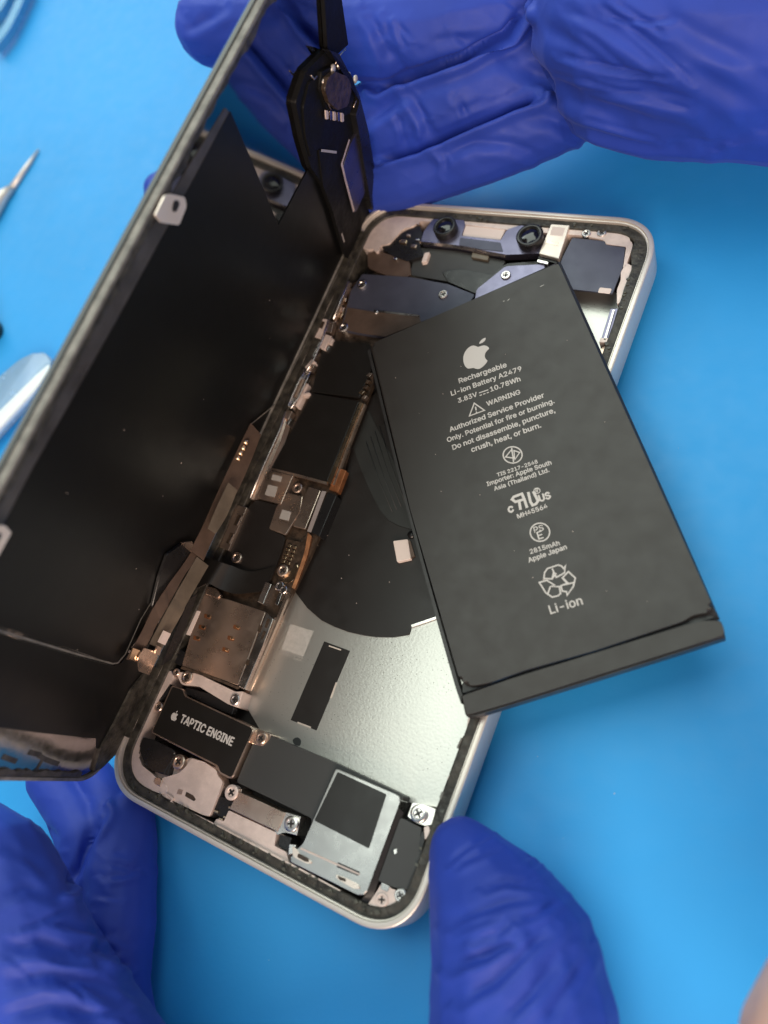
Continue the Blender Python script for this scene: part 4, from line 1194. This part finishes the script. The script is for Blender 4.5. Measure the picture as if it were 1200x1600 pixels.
for i in range(34):
    if i < 14:
        x, y = rc.uniform(690, 850), rc.uniform(1340, 1590)
        L, a = rc.uniform(35, 85), rc.uniform(-.75, -.2)
    elif i < 25:
        x, y = rc.uniform(0, 150), rc.uniform(1380, 1590)
        L, a = rc.uniform(40, 100), rc.uniform(-.3, .5)
    else:
        x, y = rc.uniform(140, 200), rc.uniform(1290, 1540)
        L, a = rc.uniform(25, 45), rc.uniform(-.4, .2)
    c = rc.uniform(-.3, .3)
    LOC.append(([(x + L * t * math.cos(a + c * t), y + L * t * math.sin(a + c * t)) for t in (0, .35, .7, 1)], rc.uniform(.2, .45), rc.uniform(3.5, 6)))
o = hand('gloved_hand', LO, LOC, M['glove'], 8.4, smooth=9, voxel=.5)
tag(o, 'violet blue gloved hand gripping both lower corners of the phone', 'hand')

M['skin'] = mat('skin', (0.72, 0.42, 0.33), 0, .5, (600, .3, .15), .1, .08, 200)
M['skin'].node_tree.nodes['Principled BSDF'].inputs['Subsurface Weight'].default_value = .15
M['skin'].node_tree.nodes['Principled BSDF'].inputs['Subsurface Scale'].default_value = .003
o = hand('bare_arm', [[(1560, 1380, 18, 15), (1456, 1560, 18, 16), (1396, 1700, 18, 17)]], [], M['skin'], 1.3, 8, 1.2, .2)
tag(o, 'sliver of bare skin of an arm at the lower right corner of the photo', 'arm')

# ------------------------------------------------------------------ tools lying on the mat
ZM = -Z0
t = thing('screwdriver', 'thin silver pointed tool tip lying on the mat at the far left', 'tool', w3(at3(20, 300, ZM)))
bm = bmesh.new()
tube(bm, [at3(60, 234, ZM + .6), at3(45, 256, ZM + .9), at3(17, 296, ZM + 1.2)], [.3, .75, 1.1], 12)
link('blade', bm, M['alu'], t, True)
bm = bmesh.new()
tube(bm, [at3(18, 294, ZM + 1.6), at3(6, 304, ZM + 2.0), at3(-12, 330, ZM + 2.6), at3(-60, 400, ZM + 3)], [1.2, 1.9, 2.6, 3], 14)
link('shank', bm, M['alu'], t, True)

m = mat('frosted_plastic', (0.52, 0.76, 1.0), 0, .2, (300, .2, .3), .1)
bs = m.node_tree.nodes['Principled BSDF']
bs.inputs['Transmission Weight'].default_value = .45
bs.inputs['IOR'].default_value = 1.35
t = thing('pry_tool', 'pale translucent plastic pry tool with rounded end on the mat beside the screen', 'tool', w3(at3(0, 620, ZM)))
plate('blade', [(-60, 640), (30, 562), (60, 548), (78, 556), (82, 575), (62, 600), (-60, 730)], ZM + 3, m, t, th=2.9, r=2.0, bev=.8, smooth=True)
plate('raised_edge', [(-60, 700), (50, 592), (76, 566), (81, 578), (64, 600), (-60, 730)], ZM + 4.2, M['foam'], t, th=1.3, r=1.5, bev=.5, smooth=True).data.materials[0] = mat('white_plastic', (.78, .86, .9), 0, .35)
o = plate('black_cap', [(-66, 470), (-36, 474), (-25, 488), (-28, 504), (-42, 512), (-66, 508)], ZM + 8, M['rubber'], None, th=7.9, r=2, bev=1.5, smooth=True)
tag(o, 'small black rounded cap at the left edge above the clear pry tool', 'cap')
m = mat('clear_blue_tray', (0.07, 0.30, 0.56), 0, .25, (200, .2, .3), .1)
t = thing('parts_tray', 'translucent blue plastic tray corner at the upper left', 'tray', w3(at3(-10, 10, ZM)))
plate('base', [(-80, 60), (-10, 60), (44, -20), (40, -60), (-80, -60)], ZM + 1, m, t, th=.9, r=2, bev=.3)
for L in ([(-16, 66), (8, 34), (38, -30)], [(-42, 40), (-8, 8), (12, -30)]):
    strip('rim', [(x, y, ZM + 6) for x, y in L], [(x + 9, y + 7, ZM + 5) for x, y in L], m, t, 4)
bm = bmesh.new()
lathe(bm, at3(58, -24, ZM), (0, 0, 1), [(0, .1), (5.3, .1), (5.6, .8), (5.6, 6), (5.2, 6.6), (4.6, 6.6), (4.4, 6), (4.4, 1.5), (0, 1.5)], 32)
o = link('small_dish', bm, M['foam'], None, True, origin=w3(at3(58, -24, ZM)))
tag(o, 'small white round dish just inside the top edge of the photo', 'dish')
